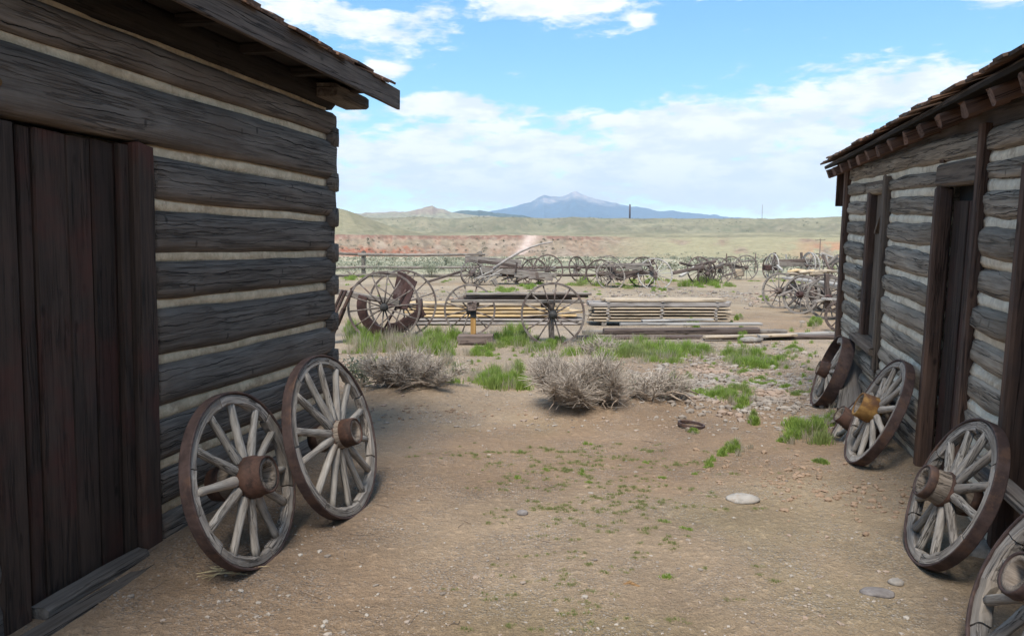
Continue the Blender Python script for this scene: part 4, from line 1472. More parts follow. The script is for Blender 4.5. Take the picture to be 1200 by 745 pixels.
gear('tangle of dark wheels and axles with a pale shaft, beyond the white wheel',
     [(822, 34, -75, 12, .66, 14, BM), (833, 35, -100, 8, .62, 12, GM), (826, 33.2, -60, -12, .55, 12, BM), (844, 34.5, -90, 5, .62, 12, GM)],
     [('axle', (806, 316, 33.5), (846, 313, 34.5), .14, .14, 'brown_old'), ('shaft', (797, 324, 32.5), (814, 313, 33.6), .16, .10, 'pale_old'),
      ('shaft', (797, 308, 33), (812, 312, 34), .10, .10, 'brown_old'), ('bolster', (815, 312, 33), (838, 306, 34), .14, .14, 'brown_old'),
      ('hound', (817, 302, 33.4), (833, 321, 33.2), .09, .09, 'grey_old'), ('hound', (828, 304, 33.4), (836, 318, 33.2), .10, .09, 'brown_old'),
      ('reach', (832, 315, 33.3), (848, 309, 34.3), .10, .10, 'grey_old')], 8.8, 34)
gear('two tall open wheels on one axle, right of the dark tangle',
     [(874, 38, -82, 0, .66, 12, GM), (857, 39.6, -82, 2, .62, 12, BM)],
     [('axle', (876, 313, 38), (858, 313, 39.6), .13, .13, 'brown_old'), ('reach', (846, 310, 38.5), (884, 304.5, 38.2), .08, .08, 'grey_old'),
      ('tongue', (846, 324, 37.2), (862, 319, 38), .10, .10, 'brown_old'), ('box', (861, 320, 38.6), (871, 319, 38.6), .35, .42, 'lumber_tan'),
      ('bolster', (843, 309, 38.2), (866, 312, 38.6), .12, .14, 'brown_old')], 11.8, 38.5)
gear('row of upright narrow wheels on a long beam near the horizon, right side',
     [(904, 40, -170, 2, .70, 12, PM), (900, 41, -168, 2, .62, 12, BM), (946, 39.4, -172, 3, .74, 12, PM), (951, 39.8, -165, -3, .72, 12, PM), (956, 40.4, -172, 3, .70, 12, GM)],
     [('axle', (895, 313.5, 40), (912, 313.5, 40.2), .30, .30, 'rust_dark'), ('reach', (905, 306.5, 40), (952, 305, 39.8), .18, .20, 'brown_old'),
      ('side_board', (908, 310, 39.9), (946, 308.5, 39.8), .06, .30, 'grey_old'), ('stake', (908, 296, 40.5), (908, 311, 40.5), .12, .12, 'brown_old'),
      ('stake', (939, 296, 40.2), (940, 307, 40.2), .12, .12, 'brown_old'), ('stake', (921, 298, 41), (922, 307, 41), .07, .07, 'pale_old'), ('shaft', (911, 311, 38.5), (917, 317, 37.5), .1, .08, 'pale_old')], 15, 40)
gear('jumble of pale wagon hounds and shafts beside the grey cabin post',
     [(977, 37, -60, 15, .60, 12, GM), (984, 38, -80, -10, .58, 12, BM)],
     [('shaft', (963, 297, 37), (980, 303, 37.3), .13, .10, 'pale_old'), ('shaft', (968, 300, 37), (972, 318, 37), .12, .10, 'pale_old'),
      ('hound', (966, 312, 36.8), (982, 299, 37.2), .12, .12, 'grey_old'), ('hound', (964, 299, 37), (974, 319, 36.6), .10, .10, 'brown_old'),
      ('reach', (970, 307, 37), (986, 304, 37.5), .18, .26, 'grey_old'), ('axle', (975, 318, 36.8), (987, 318, 37.5), .14, .14, 'grey_old'), ('hound', (971, 320, 36.2), (977, 309, 36.8), .08, .08, 'brown_old')], 16, 37)


# --- two carts by the grey cabin's corner
def corner_carts():
    r = thing('cart', 'old cart with thin wheels carrying white boards, left of the grey cabin', 'cart', 7.6, 19.4)
    wheel_part(r, wheel_matrix(7.30, 20.3, -135, 4, .50, .02, .1), .50, 12, mats=('grey_old', 'iron_grey', 'brown_old'))
    wheel_part(r, wheel_matrix(7.15, 18.45, -142, 10, .50, .02, .3), .50, 14, mats=('grey_old', 'iron_grey', 'rust_dark'))
    wheel_part(r, wheel_matrix(8.3, 20.9, -135, -3, .50, .02, .1), .50, 12, mats=BM)
    wheel_part(r, wheel_matrix(8.2, 19.3, -142, -4, .50, .02, .3), .50, 12, mats=BM)
    bw('axle', (7.25, 20.25, .50), (8.35, 20.95, .5), .10, .10, 'brown_old', r)
    bw('axle', (7.15, 18.45, .50), (8.25, 19.3, .5), .10, .12, 'brown_old', r)
    bw('reach', (7.8, 20.6, .58), (7.6, 18.8, .58), .12, .14, 'brown_old', r)
    bw('bed_board', (7.45, 20.2, .83), (8.2, 18.2, .72), .30, .06, 'pale_old', r)
    bw('bed_board', (7.85, 20.4, .84), (8.65, 18.4, .74), .28, .06, 'grey_old', r)
    bw('shaft', (6.75, 18.8, .42), (7.7, 18.8, .80), .06, .06, 'grey_old', r)
    bw('hound', (7.5, 19.2, .7), (7.6, 18.5, .3), .08, .12, 'brown_old', r)
    bw('hound', (7.9, 19.4, .75), (7.9, 18.7, .25), .10, .10, 'brown_old', r)
    wd = thing('driftwood', 'pile of yellow split branches lying on the cart boards', 'firewood', 8.2, 20.4, z=0)
    for k in range(9):
        a = Vector((7.45 + k * .12 + rnd.uniform(-.1, .1), 20.3 + rnd.uniform(-.2, .2), .90 + rnd.uniform(0, .08)))
        b = a + Vector((rnd.uniform(.3, .7), rnd.uniform(-.2, .2), rnd.uniform(-.03, .08)))
        tw_('branch', [a, (a + b) / 2 + Vector((0, 0, .03)), b], [.05, .05, .03], rnd.choice(['lumber_yellow', 'lumber_tan', 'lumber_tan']), wd, 6)
    r = thing('cart', 'nearer grey cart with a tall open wheel at the grey cabin corner', 'cart', 7.3, 17)
    wheel_part(r, wheel_matrix(7.28, 17.05, -122, 4, .50, .02, .2), .50, 12, mats=('grey_old', 'iron_grey', 'rust_dark'))
    wheel_part(r, wheel_matrix(8.4, 17.7, -122, 0, .50, .02, .2), .50, 12, mats=BM)
    bw('axle', (7.2, 17.0, .5), (8.5, 17.75, .5), .10, .12, 'grey_old', r)
    bw('bed_board', (6.9, 16.9, .40), (7.75, 17.5, .52), .12, .05, 'grey_old', r)
    bw('bed_board', (7.05, 16.6, .50), (7.6, 16.9, .46), .3, .06, 'pale_old', r)
    bw('bed_board', (7.0, 17.4, .78), (7.9, 16.8, .68), .22, .06, 'grey_old', r)
    bw('standard', (7.28, 17.1, .25), (7.22, 17.05, 1.05), .10, .10, 'brown_old', r)
    bw('standard', (7.55, 17.4, .4), (7.9, 17.2, .85), .09, .09, 'brown_old', r)
    bw('hound', (7.1, 16.8, .38), (8.0, 17.2, .35), .07, .07, 'brown_old', r)
    bw('hound', (7.6, 17.2, .7), (8.1, 17.0, .5), .12, .10, 'rust_dark', r)
    standing_wheel('small dark wheel half hidden behind the grey cabin corner post', wheel_matrix(6.46, 14.45, -112, 6, .33, .02, .2), .33, 10, 'wood', BM, 'wagon wheels standing at the back of the yard')


corner_carts()

# --- far poles
o = tube('mast', [(at(738, 256, 1450).x, 1450, gz(at(738, 256, 1450).x, 1450) - 2), (at(738, 256, 1450).x, 1450, at(738, 239.5, 1450).z)], [1.9, 1.5], M['rust_dark'], None, 10)
tag(o, 'tall thick dark pole standing on the distant mesa rim', 'mast')
r = thing('antenna', 'thin lattice antenna mast on the mesa skyline toward the grey cabin', 'antenna', at(893, 256, 1450).x, 1450, z=gz(at(893, 256, 1450).x, 1450) - 1)
top = at(893, 240, 1450).z - r.location.z
for k in range(3):
    a_ = 2 * PI * k / 3
    tube('leg', [(.55 * math.cos(a_), .55 * math.sin(a_), 0), (.4 * math.cos(a_), .4 * math.sin(a_), top)], .14, M['iron_grey'], r, 5)
for k in range(9):
    z = top * (k + .5) / 9
    beam('brace', (-.5, .2, z - 1), (.5, -.2, z + 1), .1, .1, M['iron_grey'], r, segs=2)
ux, uy = at(961, 290, 180).x, 180
r = thing('utility_pole', 'brown utility pole with a crossarm on the slope beside the grey cabin', 'utility pole', ux, uy, z=gz(ux, uy))
beam('pole', (0, 0, -.3), (0, 0, 4.6), .16, .16, M['brown_old'], r)
beam('crossarm', (-1.2, 0, 4.3), (1.2, 0, 4.33), .13, .12, M['brown_old'], r)
for k in range(6):
    tube('insulator', [(-1.1 + k * .44, 0, 4.38), (-1.1 + k * .44, 0, 4.52)], .05, M['iron_grey'], r, 6)
for px in (851, 885):
    a = at(px, 303, 48)
    o = tube('fence_stake', [(a.x, 48, -.2), (a.x + .02, 48, at(px, 297, 48).z)], .03, M['rust_dark'], None, 6)
    tag(o, 'thin steel fence stake behind the two open wheels' if px == 851 else 'thin steel fence stake between the open wheels and the row of upright wheels', 'stake', 'steel fence stakes')

# ================================================================ stones, sticks and small finds
for (px, py, r_, fl, el_, mat, lab) in [(870, 587, .085, .35, 1.25, 'stone', 'smooth pale stone lying alone in the middle of the dirt path'),
                                        (612, 600, .032, .6, 1.2, 'stone_dark', 'small dark grey stone on the bare dirt between the cabins'),
                                        (1028, 695, .048, .4, 1.7, 'stone_dark', 'long dark stone half buried beside the cracked-hub wheel'),
                                        (1050, 682, .035, .5, 1.1, 'stone', 'small white stone beside the long dark stone')]:
    g = gp(px, py)
    o = link('stone', stone_mesh(r_, fl, el_, 3, .28), M[mat], None, Matrix.Translation((g.x, g.y, gz(g.x, g.y) + r_ * fl * .35)) @ Matrix.Rotation(rnd.uniform(-.25, .25), 4, 'Z'))
    tag(o, lab, 'stone', 'stones on the dirt path')
g = gp(738, 687)
o = tube('stick', [(g.x - .035, g.y, .008), (g.x, g.y + .012, .016), (g.x + .045, g.y - .02, .008)], [.006, .011, .006], M['stick'], None, 6)
tag(o, 'short yellow broken stick on the dirt path', 'stick')
g = gp(810, 500)
ring = link('iron_hoop', ring_mesh(.105, .125, .03, n=28, ch=.003), M['iron'], None, Matrix.Translation((g.x, g.y, .02)) @ Matrix.Rotation(.12, 4, 'Y'))
tag(ring, 'thin iron hoop lying half buried by a green tuft', 'hoop')
pl = beam('plank', (3.22, 7.0, .10), (3.62, 7.75, .62), .20, .04, M['grey_old'], None)
tag(pl, 'grey board slanting against the wall below the boarded window', 'plank')
for i, (a, b) in enumerate([((2.75, 6.6, .03), (3.15, 6.9, .06)), ((2.9, 6.9, .05), (3.25, 6.75, .10))]):
    o = beam('plank', a, b, .09, .04, M['grey_old'], None)
    tag(o, ['broken grey stick of wood on the dirt below the slanting board', 'splintered board end lying under the slanting board'][i], 'wood', 'scraps of wood by the grey cabin')
# straw stems by the near wheel
polys = []
for k in range(12):
    a = gp(rnd.uniform(215, 250), rnd.uniform(668, 684)); b = gp(rnd.uniform(255, 318), rnd.uniform(664, 676))
    mid = (a + b) / 2 + Vector((rnd.uniform(-.02, .02), rnd.uniform(-.03, .03), .02))
    polys.append(([tuple(a + Vector((0, 0, .012))), tuple(mid), tuple(b + Vector((0, 0, .015)))], [.0018, .0022, .0012]))
V, Q = tube_arrays(polys, 4)
o = link('straw', np_mesh('straw', V, [Q]), M['straw'])
tag(o, 'wisp of dry straw stems lying below the iron-hubbed wheel', 'straw')


polys, n_tw = [], 70
for k in range(n_tw):
    px_, py_ = (rnd.uniform(60, 560), rnd.uniform(540, 745)) if k % 3 else (rnd.uniform(400, 1000), rnd.uniform(470, 640))
    a = gp(px_, py_)
    an, L_ = rnd.uniform(0, PI), rnd.uniform(.03, .16)
    pts_ = []
    for j in range(4):
        q_ = Vector((a.x + math.cos(an) * L_ * j / 3 + rnd.gauss(0, .006), a.y + math.sin(an) * L_ * j / 3 + rnd.gauss(0, .006), 0))
        pts_.append((q_.x, q_.y, gz(q_.x, q_.y) + .004))
    w0 = rnd.uniform(.0012, .003)
    polys.append((pts_, [w0, w0, w0 * .8, w0 * .5]))
V, Q = tube_arrays(polys, 4)
o = link('twig_litter', np_mesh('twig_litter', V, [Q]), M['litter'])
tag(o, 'small dead twigs scattered over the dirt path', kind='stuff')


# ================================================================ pebbles and gravel
def pebbles(name, pts, sizes, label):
    bm = bmesh.new(); bmesh.ops.create_icosphere(bm, subdivisions=1, radius=1.0)
    bv = np.array([v.co[:] for v in bm.verts]); bf = np.array([[v.index for v in f.verts] for f in bm.faces]); bm.free()
    n = len(pts)
    sc = sizes[:, None] * np.column_stack([rng.uniform(.8, 1.6, n), rng.uniform(.7, 1.2, n), rng.uniform(.35, .8, n)])
    a = rng.uniform(0, 2 * PI, n)
    vv = bv[None] * (1 + rng.uniform(-.22, .22, (n, len(bv), 1))) * sc[:, None, :]
    X = vv[..., 0] * np.cos(a)[:, None] - vv[..., 1] * np.sin(a)[:, None]
    Y = vv[..., 0] * np.sin(a)[:, None] + vv[..., 1] * np.cos(a)[:, None]
    P = np.stack([X + pts[:, 0:1], Y + pts[:, 1:2], vv[..., 2] + ground_z(pts[:, 0], pts[:, 1])[:, None] + sc[:, 2:3] * .35], -1)
    Fc = (bf[None] + (np.arange(n) * len(bv))[:, None, None]).reshape(-1, 3)
    me = np_mesh(name, P.reshape(-1, 3), [Fc], False)
    set_tint(me, np.repeat(rng.beta(1.6, 2.0, n) * (.72 if name == 'gravel' else 1.0), len(bv)))
    o = link(name, me, M['pebble'])
    tag(o, label, kind='stuff')


def scatter(n, pxr, pyr, keep=None):
    """points on the ground within a seen patch"""
    px = rng.uniform(*pxr, n); py = rng.uniform(*pyr, n)
    P = np.array([gp(a, b)[:2] for a, b in zip(px, py)])
    return P


P1 = scatter(3000, (60, 1190), (490, 745))
d1 = ((P1[:, 0] + 1.86) * .975 - (P1[:, 1] - 3.88) * .221)
d2 = -((P1[:, 0] - 3.08) * .970 - (P1[:, 1] - 5.63) * .243)
P1 = P1[(d1 > .1) & (d2 > .12) & (fbm(P1[:, 0] * .9, P1[:, 1] * .9, 77, 3) + rng.uniform(-.25, .25, len(P1)) > .42)]
P2 = scatter(1500, (400, 1000), (360, 505))
pts = np.concatenate([P1, P2])
s1 = np.exp(rng.normal(math.log(.0046), .55, len(P1))); s2 = np.exp(rng.normal(math.log(.011), .45, len(P2)))
pebbles('pebbles', pts, np.minimum(np.concatenate([s1, s2]), np.where(np.arange(len(pts)) < len(P1), .014, .026)), 'small pale pebbles scattered over the dirt')
G1 = np.column_stack([rng.normal(2.55, .55, 1900), rng.normal(8.6, .75, 1900)])
G2 = np.column_stack([rng.normal(3.4, .8, 900), rng.normal(11.2, 1.0, 900)])
G3 = np.column_stack([rng.uniform(-4, 12, 1300), rng.normal(24.5, 2.2, 1300)])
G4 = np.column_stack([rng.normal(-1.9, .5, 420), rng.normal(10.2, .7, 420)])
GS = np.concatenate([G1, G2, G3, G4])
pebbles('gravel', GS, np.concatenate([np.exp(rng.normal(math.log(.021), .5, 2800)).clip(.006, .05), np.exp(rng.normal(math.log(.04), .5, 1300)).clip(.01, .12), np.exp(rng.normal(math.log(.02), .4, 420))]),
        'bed of grey and pink river gravel beyond the path')


# ================================================================ grass and weeds
def blades(n_each, centers, radii, hts, wds, lean=.5, base_tint=None):
    """centers (k,2), returns V, quads, tris, tint"""
    C = np.repeat(np.asarray(centers), n_each, 0)
    Rr = np.repeat(np.asarray(radii), n_each); H = np.repeat(np.asarray(hts), n_each); W = np.repeat(np.asarray(wds), n_each)
    n = len(C)
    a = rng.uniform(0, 2 * PI, n); rad = np.abs(rng.normal(0, .55, n)).clip(0, 1.3)
    x = C[:, 0] + Rr * rad * np.cos(a); y = C[:, 1] + Rr * rad * np.sin(a) * .8
    z = ground_z(x, y) - .004
    h = H * rng.uniform(.45, 1.1, n) * (1 - .45 * np.minimum(rad, 1) ** 2)
    b = a + rng.normal(0, .9, n)
    ln = h * lean * (rng.uniform(.2, 1, n) * (.4 + rad))
    f = rng.uniform(0, PI, n)
    wx, wy = np.cos(f) * W / 2, np.sin(f) * W / 2
    ex, ey = np.cos(b) * ln, np.sin(b) * ln
    V = np.empty((n, 5, 3))
    V[:, 0] = np.column_stack([x - wx, y - wy, z]); V[:, 1] = np.column_stack([x + wx, y + wy, z])
    mx, my, mz = x + ex * .35, y + ey * .35, z + h * .6
    V[:, 2] = np.column_stack([mx + wx * .8, my + wy * .8, mz]); V[:, 3] = np.column_stack([mx - wx * .8, my - wy * .8, mz])
    V[:, 4] = np.column_stack([x + ex, y + ey, z + h])
    i = np.arange(n)[:, None] * 5
    Q = i + np.array([[0, 1, 2, 3]]); T = i + np.array([[3, 2, 4]])
    tint = np.repeat(rng.beta(2, 2, n), 5)
    return V.reshape(-1, 3), Q, T, tint


def grass_obj(name, label, mat, groups):
    Vs, Qs, Ts, ts, off = [], [], [], [], 0
    for gkw in groups:
        V, Q, T, t = blades(**gkw)
        Vs.append(V); Qs.append(Q + off); Ts.append(T + off); ts.append(t); off += len(V)
    me = np_mesh(name, np.concatenate(Vs), [np.concatenate(Qs), np.concatenate(Ts)])
    set_tint(me, np.concatenate(ts))
    o = link(name, me, mat)
    tag(o, label, kind='stuff')


def clump_group(spec, n_each, w_):
    """spec: list of (px, py, half width px, height px, count of tufts)"""
    cs, rs, hs_ = [], [], []
    for (px, py, hw, hp, cnt) in spec:
        for _ in range(cnt):
            g = gp(px + rnd.gauss(0, .5) * hw, py + rnd.gauss(0, .35) * hp * .6)
            k = g.y / F
            cs.append((g.x, g.y)); rs.append(max(.03, hw * k * .38)); hs_.append(hp * k * rnd.uniform(.35, .85))
    return dict(n_each=n_each, centers=cs, radii=rs, hts=hs_, wds=[w_] * len(cs))


weeds = [(578, 450, 34, 26, 14), (600, 440, 20, 26, 6), (432, 405, 26, 30, 14), (508, 410, 26, 28, 13), (475, 402, 30, 22, 8), (415, 395, 14, 26, 5), (595, 400, 30, 22, 12), (565, 412, 22, 14, 6), (640, 408, 26, 14, 7),
         (720, 410, 40, 22, 16), (770, 418, 44, 22, 18), (820, 412, 26, 18, 10), (868, 425, 30, 20, 12), (900, 428, 26, 16, 9), (845, 462, 36, 16, 12), (862, 470, 20, 18, 7), (933, 412, 16, 10, 6), (812, 382, 10, 16, 3),
         (864, 376, 7, 10, 3), (868, 392, 9, 12, 4), (945, 512, 34, 28, 9), (922, 522, 10, 16, 4), (966, 500, 16, 22, 6), (862, 528, 13, 22, 6), (962, 541, 7, 9, 3), (880, 496, 9, 16, 4), (812, 508, 6, 9, 3), (790, 445, 12, 16, 5),
         (760, 330, 20, 8, 8), (770, 338, 8, 7, 4), (700, 334, 24, 10, 8), (730, 336, 22, 7, 6), (822, 333, 26, 12, 12), (845, 335, 16, 8, 6), (590, 342, 24, 9, 9), (625, 337, 16, 8, 6), (560, 345, 20, 6, 6), (418, 326, 16, 8, 7), (520, 330, 8, 5, 3), (897, 352, 8, 8, 4),
         (912, 330, 8, 4, 3), (955, 380, 10, 12, 5), (905, 420, 20, 8, 5), (940, 332, 14, 5, 5), (985, 318, 20, 5, 6), (690, 345, 10, 5, 3), (610, 362, 8, 6, 2), (540, 395, 12, 12, 4), (655, 398, 12, 12, 3), (885, 330, 10, 3, 3), (940, 460, 20, 10, 6), (900, 448, 22, 9, 6)]
stray = [(rnd.uniform(400, 975), rnd.uniform(388, 462), 10, 9, 1) for _ in range(270)] + [(rnd.uniform(400, 980), rnd.uniform(322, 352), 12, 4, 1) for _ in range(70)]
stray = [s_ for s_ in stray if not (600 < s_[0] < 830 and s_[1] > 425)]
grass_obj('grass', 'bright green weeds and grass tufts around the yard relics', M['grass'], [clump_group([s_ for s_ in stray if s_[1] > 380], 60, .0055), clump_group([s_ for s_ in stray if s_[1] <= 380], 30, .018), clump_group([s_ for s_ in weeds if s_[1] > 390], 280, .0075), clump_group([s_ for s_ in weeds if s_[1] <= 390], 130, .022)])
sparse = [(rnd.gauss(690, 70), rnd.uniform(520, 600), 15, 5.5, 3) for _ in range(130)] + [(rnd.gauss(700, 90), rnd.uniform(590, 740), 17, 6, 3) for _ in range(75)] + [(rnd.uniform(480, 960), rnd.uniform(500, 560), 9, 3.5, 1) for _ in range(40)]
CL = np.concatenate([np.column_stack([rng.normal(2.25, .28, 130), rng.normal(4.75, .30, 130)]), np.column_stack([rng.normal(1.9, .35, 110), rng.normal(5.3, .2, 110)]),
                     np.column_stack([rng.normal(-.9, .5, 60), rng.normal(7.3, .2, 60)])])
pebbles('dirt_clods', CL, np.exp(rng.normal(math.log(.013), .5, len(CL))).clip(.005, .024), 'crumbled clods of dry earth near the orange-hubbed wheel')
scene.objects['dirt_clods'].data.materials[0] = M['clod']
grass_obj('short_grass', 'thin olive grass sprouting along the dirt path', M['path_grass'], [clump_group(sparse, 44, .0032)])
green = [(608, 560, 4, 7, 2), (609, 530, 3, 7, 2), (681, 555, 5, 8, 2), (690, 520, 5, 7, 2), (757, 543, 5, 6, 2), (776, 612, 6, 10, 3), (776, 560, 4, 5, 2), (830, 545, 6, 10, 3), (815, 552, 5, 7, 2), (832, 540, 5, 12, 3), (805, 620, 8, 8, 3), (780, 678, 5, 9, 3), (690, 566, 4, 5, 2), (640, 550, 5, 6, 2)]
grass_obj('small_weeds', 'small green sprouts dotted over the dirt path', M['grass'], [clump_group(green, 60, .005)])
dry = [(430, 412, 30, 34, 9), (480, 412, 34, 34, 12), (455, 405, 30, 26, 7), (525, 425, 14, 24, 4), (560, 440, 40, 10, 6), (770, 402, 24, 14, 4), (690, 402, 26, 22, 6), (700, 470, 60, 8, 4), (640, 330, 160, 3, 14), (480, 345, 70, 8, 8), (850, 320, 90, 4, 12), (440, 320, 60, 5, 10)]
grass_obj('dry_grass', 'dry straw-coloured grass around the dead sagebrush', M['dry_grass'], [clump_group(dry, 60, .006), clump_group([w_ for w_ in weeds if w_[1] > 360], 42, .005)])


# ================================================================ sagebrush
def dead_bush(label, cx, cy, rx, ry, h, n, lean=(0, 0), roots=6, live=0.0, seed=1):
    r2 = random.Random(seed)
    z0 = gz(cx, cy)
    root = empty('dead_sagebrush', Matrix.Translation((cx, cy, z0 - .02)))
    tag(root, label, 'bush', 'dead sagebrush on the dirt')
    polys, tints = [], []
    stems = []
    for k in range(26):
        a = r2.uniform(0, 2 * PI); rr = math.sqrt(r2.random())
        bx, by = rx * .35 * rr * math.cos(a), ry * .35 * rr * math.sin(a)
        tx, ty = rx * .85 * rr * math.cos(a) + lean[0] * h, ry * .85 * rr * math.sin(a) + lean[1] * h
        tz = h * (.45 + .3 * r2.random()) * (1 - .35 * rr * rr)
        mid = Vector(((bx + tx) * .5 + r2.uniform(-.05, .05), (by + ty) * .5 + r2.uniform(-.05, .05), tz * .4))
        stems.append((Vector((bx, by, 0)), mid, Vector((tx, ty, tz))))
        polys.append(([Vector((bx, by, -.02)), mid, Vector((tx, ty, tz))], [.016, .011, .006]))
        tints += [r2.uniform(.1, .5)] * (3 * 4)
    for k in range(n):
        s_ = r2.choice(stems)
        t = r2.uniform(.15, 1.0)
        p = s_[0].lerp(s_[1], t * 2) if t < .5 else s_[1].lerp(s_[2], (t - .5) * 2)
        rad = Vector((p.x / rx, p.y / ry, 0))
        d = Vector((rad.x * .9 + lean[0] + r2.gauss(0, .75), rad.y * .9 + lean[1] + r2.gauss(0, .75), r2.uniform(-.15, 1.25))).normalized()
        L = h * r2.uniform(.14, .42)
        q = p + d * L * .5 + Vector((r2.gauss(0, .018), r2.gauss(0, .018), r2.gauss(0, .015)))
        e = q + (d + Vector((r2.gauss(0, .55), r2.gauss(0, .55), r2.uniform(-.3, .8)))).normalized() * L * .5
        if e.z < .0: e.z = .01
        w0 = r2.uniform(.002, .0045)
        polys.append(([p, q, e], [w0, w0 * .8, w0 * .35]))
        tints += [min(1, max(0, r2.gauss(.5, .25)))] * 12
    V, Q = tube_arrays(polys, 4)
    me = np_mesh('branches', V, [Q], True)
    set_tint(me, tints)
    o = link('branches', me, M['twig'], root); o['kind'] = 'stuff'
    for k in range(roots):
        a = r2.uniform(-PI, 0) if r2.random() < .8 else r2.uniform(0, PI)
        s0 = Vector((rx * r2.uniform(-.6, .6), -ry * r2.uniform(.0, .5), h * r2.uniform(.05, .22)))
        pts = [s0]
        L = r2.uniform(.25, .5)
        for j in range(4):
            t = (j + 1) / 4
            pts.append(s0 + Vector((math.cos(a) * L * t + r2.gauss(0, .025), math.sin(a) * L * t * .8 + r2.gauss(0, .02), -s0.z * t * 1.0 + .03 * math.sin(t * PI) + .02)))
        w0 = r2.uniform(.009, .021)
        tube('root', [tuple(p) for p in pts], [w0, w0 * .9, w0 * .75, w0 * .55, w0 * .3], M['root'], root, 6)
    for k in range(9):
        a = r2.uniform(0, 2 * PI); rr = r2.uniform(.3, .8)
        p0 = Vector((rx * rr * math.cos(a) * .6, ry * rr * math.sin(a) * .6, h * r2.uniform(.05, .35)))
        dr = Vector((math.cos(a) + r2.gauss(0, .5), math.sin(a) + r2.gauss(0, .5), r2.uniform(-.1, .9))).normalized() * h * r2.uniform(.5, .95)
        pts = [p0 + dr * (j / 4) + Vector((r2.gauss(0, .022), r2.gauss(0, .022), r2.gauss(0, .018))) for j in range(5)]
        w0 = r2.uniform(.005, .010)
        tube('branch', [tuple(p) for p in pts], [w0, w0 * .85, w0 * .7, w0 * .5, w0 * .25], M['root'], root, 6)
    if live:
        m = int(900 * live)
        c = np.array([[r2.gauss(rx * .5, rx * .25), r2.gauss(0, ry * .3), abs(r2.gauss(h * .4, h * .2))] for _ in range(m)])
        add_leaves('leaves', c, .02, M['sage'], root)
    return root


def add_leaves(name, C, size, mat, parent=None, mats=None):
    n = len(C)
    d = rng.normal(size=(n, 3)); d[:, 2] = np.abs(d[:, 2]) * 1.2 + .2; d /= np.linalg.norm(d, axis=1, keepdims=True)
    s_ = np.cross(d, rng.normal(size=(n, 3))); s_ /= np.linalg.norm(s_, axis=1, keepdims=True)
    L = size * rng.uniform(.6, 1.5, n)[:, None]
    V = np.stack([C, C + d * L * .5 + s_ * L * .22, C + d * L, C + d * L * .5 - s_ * L * .22], 1).reshape(-1, 3)
    Q = np.arange(n)[:, None] * 4 + np.arange(4)[None]
    me = np_mesh(name, V, [Q])
    set_tint(me, np.repeat(rng.beta(2, 2, n), 4))
    o = link(name, me, mat, parent); o['kind'] = 'stuff'
    return o


dead_bush('grey dead sagebrush with bare roots beside the dark cabin', -1.12, 8.2, .72, .45, .47, 4600, (.05, 0), 12, .6, 3)
dead_bush('largest grey dead sagebrush in the middle of the yard', 0.76, 7.45, .56, .45, .70, 6600, (-.25, -.1), 9, .3, 5)
dead_bush('low dead sagebrush fragment right of the largest one', 1.50, 7.75, .42, .3, .40, 1700, (.2, 0), 6, .25, 8)
dead_bush('small bare bush under the black-hubbed iron wheel', 1.35, 11.6, .38, .3, .36, 500, (0, 0), 3, 0, 11)


def sagebrush(label, x, y, r, h, n=900, mat='sage', group='live sagebrush along the fence', leaf=.07):
    root = empty('sagebrush', Matrix.Translation((x, y, gz(x, y))))
    tag(root, label, 'bush', group)
    a = rng.uniform(0, 2 * PI, n); rr = np.sqrt(rng.uniform(0, 1, n))
    k = 6
    cl = np.column_stack([rng.uniform(-.7, .7, k) * r, rng.uniform(-.6, .6, k) * r, rng.uniform(.35, .75, k) * h])
    ci = rng.integers(0, k, n)
    C = cl[ci] + rng.normal(size=(n, 3)) * np.array([r * .28, r * .25, h * .19])
    C[:, 2] = np.clip(C[:, 2], .03, h * 1.1)
    add_leaves('foliage', C, leaf, M[mat], root)
    polys = []
    for _ in range(9):
        e = cl[rnd.randrange(k)]
        polys.append(([(rnd.uniform(-.1, .1) * r, rnd.uniform(-.1, .1) * r, -.03), tuple(e * np.array([.5, .5, .45])), tuple(e)], [.03, .02, .008]))
    V, Q = tube_arrays(polys, 5)
    me = np_mesh('stem', V, [Q], True); set_tint(me, [.2] * len(V))
    link('stem', me, M['twig'], root)
    return root


for (px, Y, r_, h_, lab) in [(447, 41, 1.1, 1.25, 'large grey-green sagebrush behind the fence beyond the iron-wheeled machine'), (505, 41.5, .7, .9, 'single grey-green sagebrush behind the middle of the fence'),
                             (412, 45, .9, 1.0, 'sagebrush behind the fence nearest the dark cabin corner'), (535, 46, .9, .8, 'low sagebrush left of the long wagon'),
                             (475, 46, 1.3, .9, 'broad sagebrush farther behind the fence')]:
    sagebrush(lab, at(px, 310, Y).x, Y, r_, h_)
sagebrush('pale green sagebrush clump beside the wheel at the dark cabin corner', -1.72, 8.35, .16, .34, 700, group='small sagebrush near the dead bushes', leaf=.035)


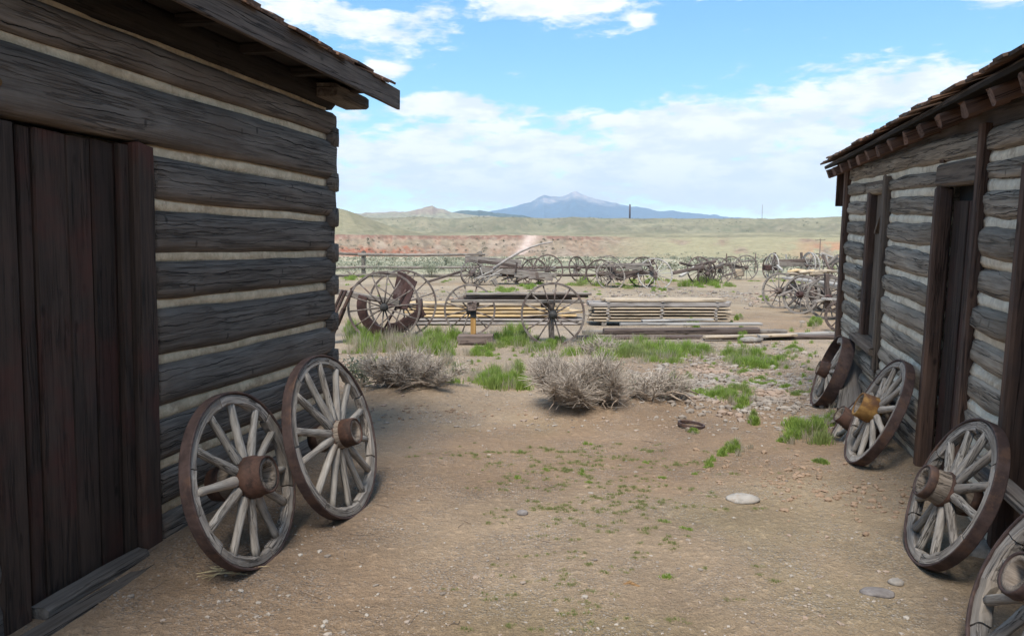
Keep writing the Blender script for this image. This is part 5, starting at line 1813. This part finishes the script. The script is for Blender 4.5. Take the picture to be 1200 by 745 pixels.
def far_scrub():
    """sage plain, bluff bushes: far too many to tell apart"""
    n1 = 1500
    th = rng.uniform(-.5, .5, n1); r = rng.uniform(48, 235, n1)
    m = 90
    th2 = rng.uniform(-.28, .1, m); r2 = rng.uniform(262, 292, m)
    n3 = 800
    th3 = rng.uniform(-.3, .4, n3); r3 = rng.uniform(960, 1400, n3)
    keep = fbm(th3 * 40, r3 * .01, 201, 3) > .5
    th3, r3 = th3[keep], r3[keep]
    TH = np.concatenate([th, th2, th3]); R = np.concatenate([r, r2, r3])
    sz = np.concatenate([rng.uniform(.25, .6, n1), rng.uniform(.35, .9, m), rng.uniform(.5, 1.4, len(th3))])
    x, y = R * np.sin(TH), R * np.cos(TH)
    z = ground_z(x, y)
    k = 26
    C = np.repeat(np.column_stack([x, y, z]), k, 0)
    S = np.repeat(sz, k)
    C = C + rng.normal(size=(len(C), 3)) * np.column_stack([S * .42, S * .42, S * .22]) + np.column_stack([S * 0, S * 0, S * .38])
    d = rng.normal(size=C.shape); d[:, 2] = abs(d[:, 2]); d /= np.linalg.norm(d, axis=1, keepdims=True)
    s_ = np.cross(d, rng.normal(size=C.shape)); s_ /= np.linalg.norm(s_, axis=1, keepdims=True)
    L = S[:, None] * rng.uniform(.25, .55, len(C))[:, None]
    V = np.stack([C, C + d * L * .5 + s_ * L * .4, C + d * L, C + d * L * .5 - s_ * L * .4], 1)
    fc = np.arange(len(C))[:, None] * 4 + np.arange(4)[None]
    me = np_mesh('scrub', V.reshape(-1, 3), [fc])
    tint = np.concatenate([np.repeat(rng.beta(3.5, 2, n1), k), np.repeat(rng.uniform(0, .15, m + len(th3)), k)])
    set_tint(me, np.repeat(tint, 4))
    o = link('scrub', me, M['sage_far'])
    tag(o, 'grey-green scrub dotting the plain, bluff and mesa', kind='stuff')


M['sage_far'] = veg('sage_far', (.07, .075, .045), (.36, .36, .27))
far_scrub()
sagebrush('dark green bush growing on the red slope beside the grey cabin', at(909, 297, 170).x, 170, 1.1, .8, 500, 'sage_dark', 'bushes on the far slope', leaf=.22)

# ================================================================ haze
bm = bmesh.new()
bmesh.ops.create_cube(bm, size=1.0)
me = bpy.data.meshes.new('haze'); bm.to_mesh(me); bm.free()
hz = link('haze', me, None, None, Matrix.Translation((0, 3400, 397)) @ Matrix.Diagonal((13600, 16200, 800, 1)))
hm, t = new_mat('haze')
pv = t.n('ShaderNodeVolumePrincipled')
pv.inputs['Color'].default_value = (.64, .81, 1.0, 1)
pv.inputs['Density'].default_value = 0.00012
pv.inputs['Anisotropy'].default_value = 0.0
ho = t.n('ShaderNodeOutputMaterial')
t.l(pv.outputs[0], ho.inputs['Volume'])
me.materials.append(hm)
tag(hz, 'thin blue summer haze over the plain', kind='stuff')
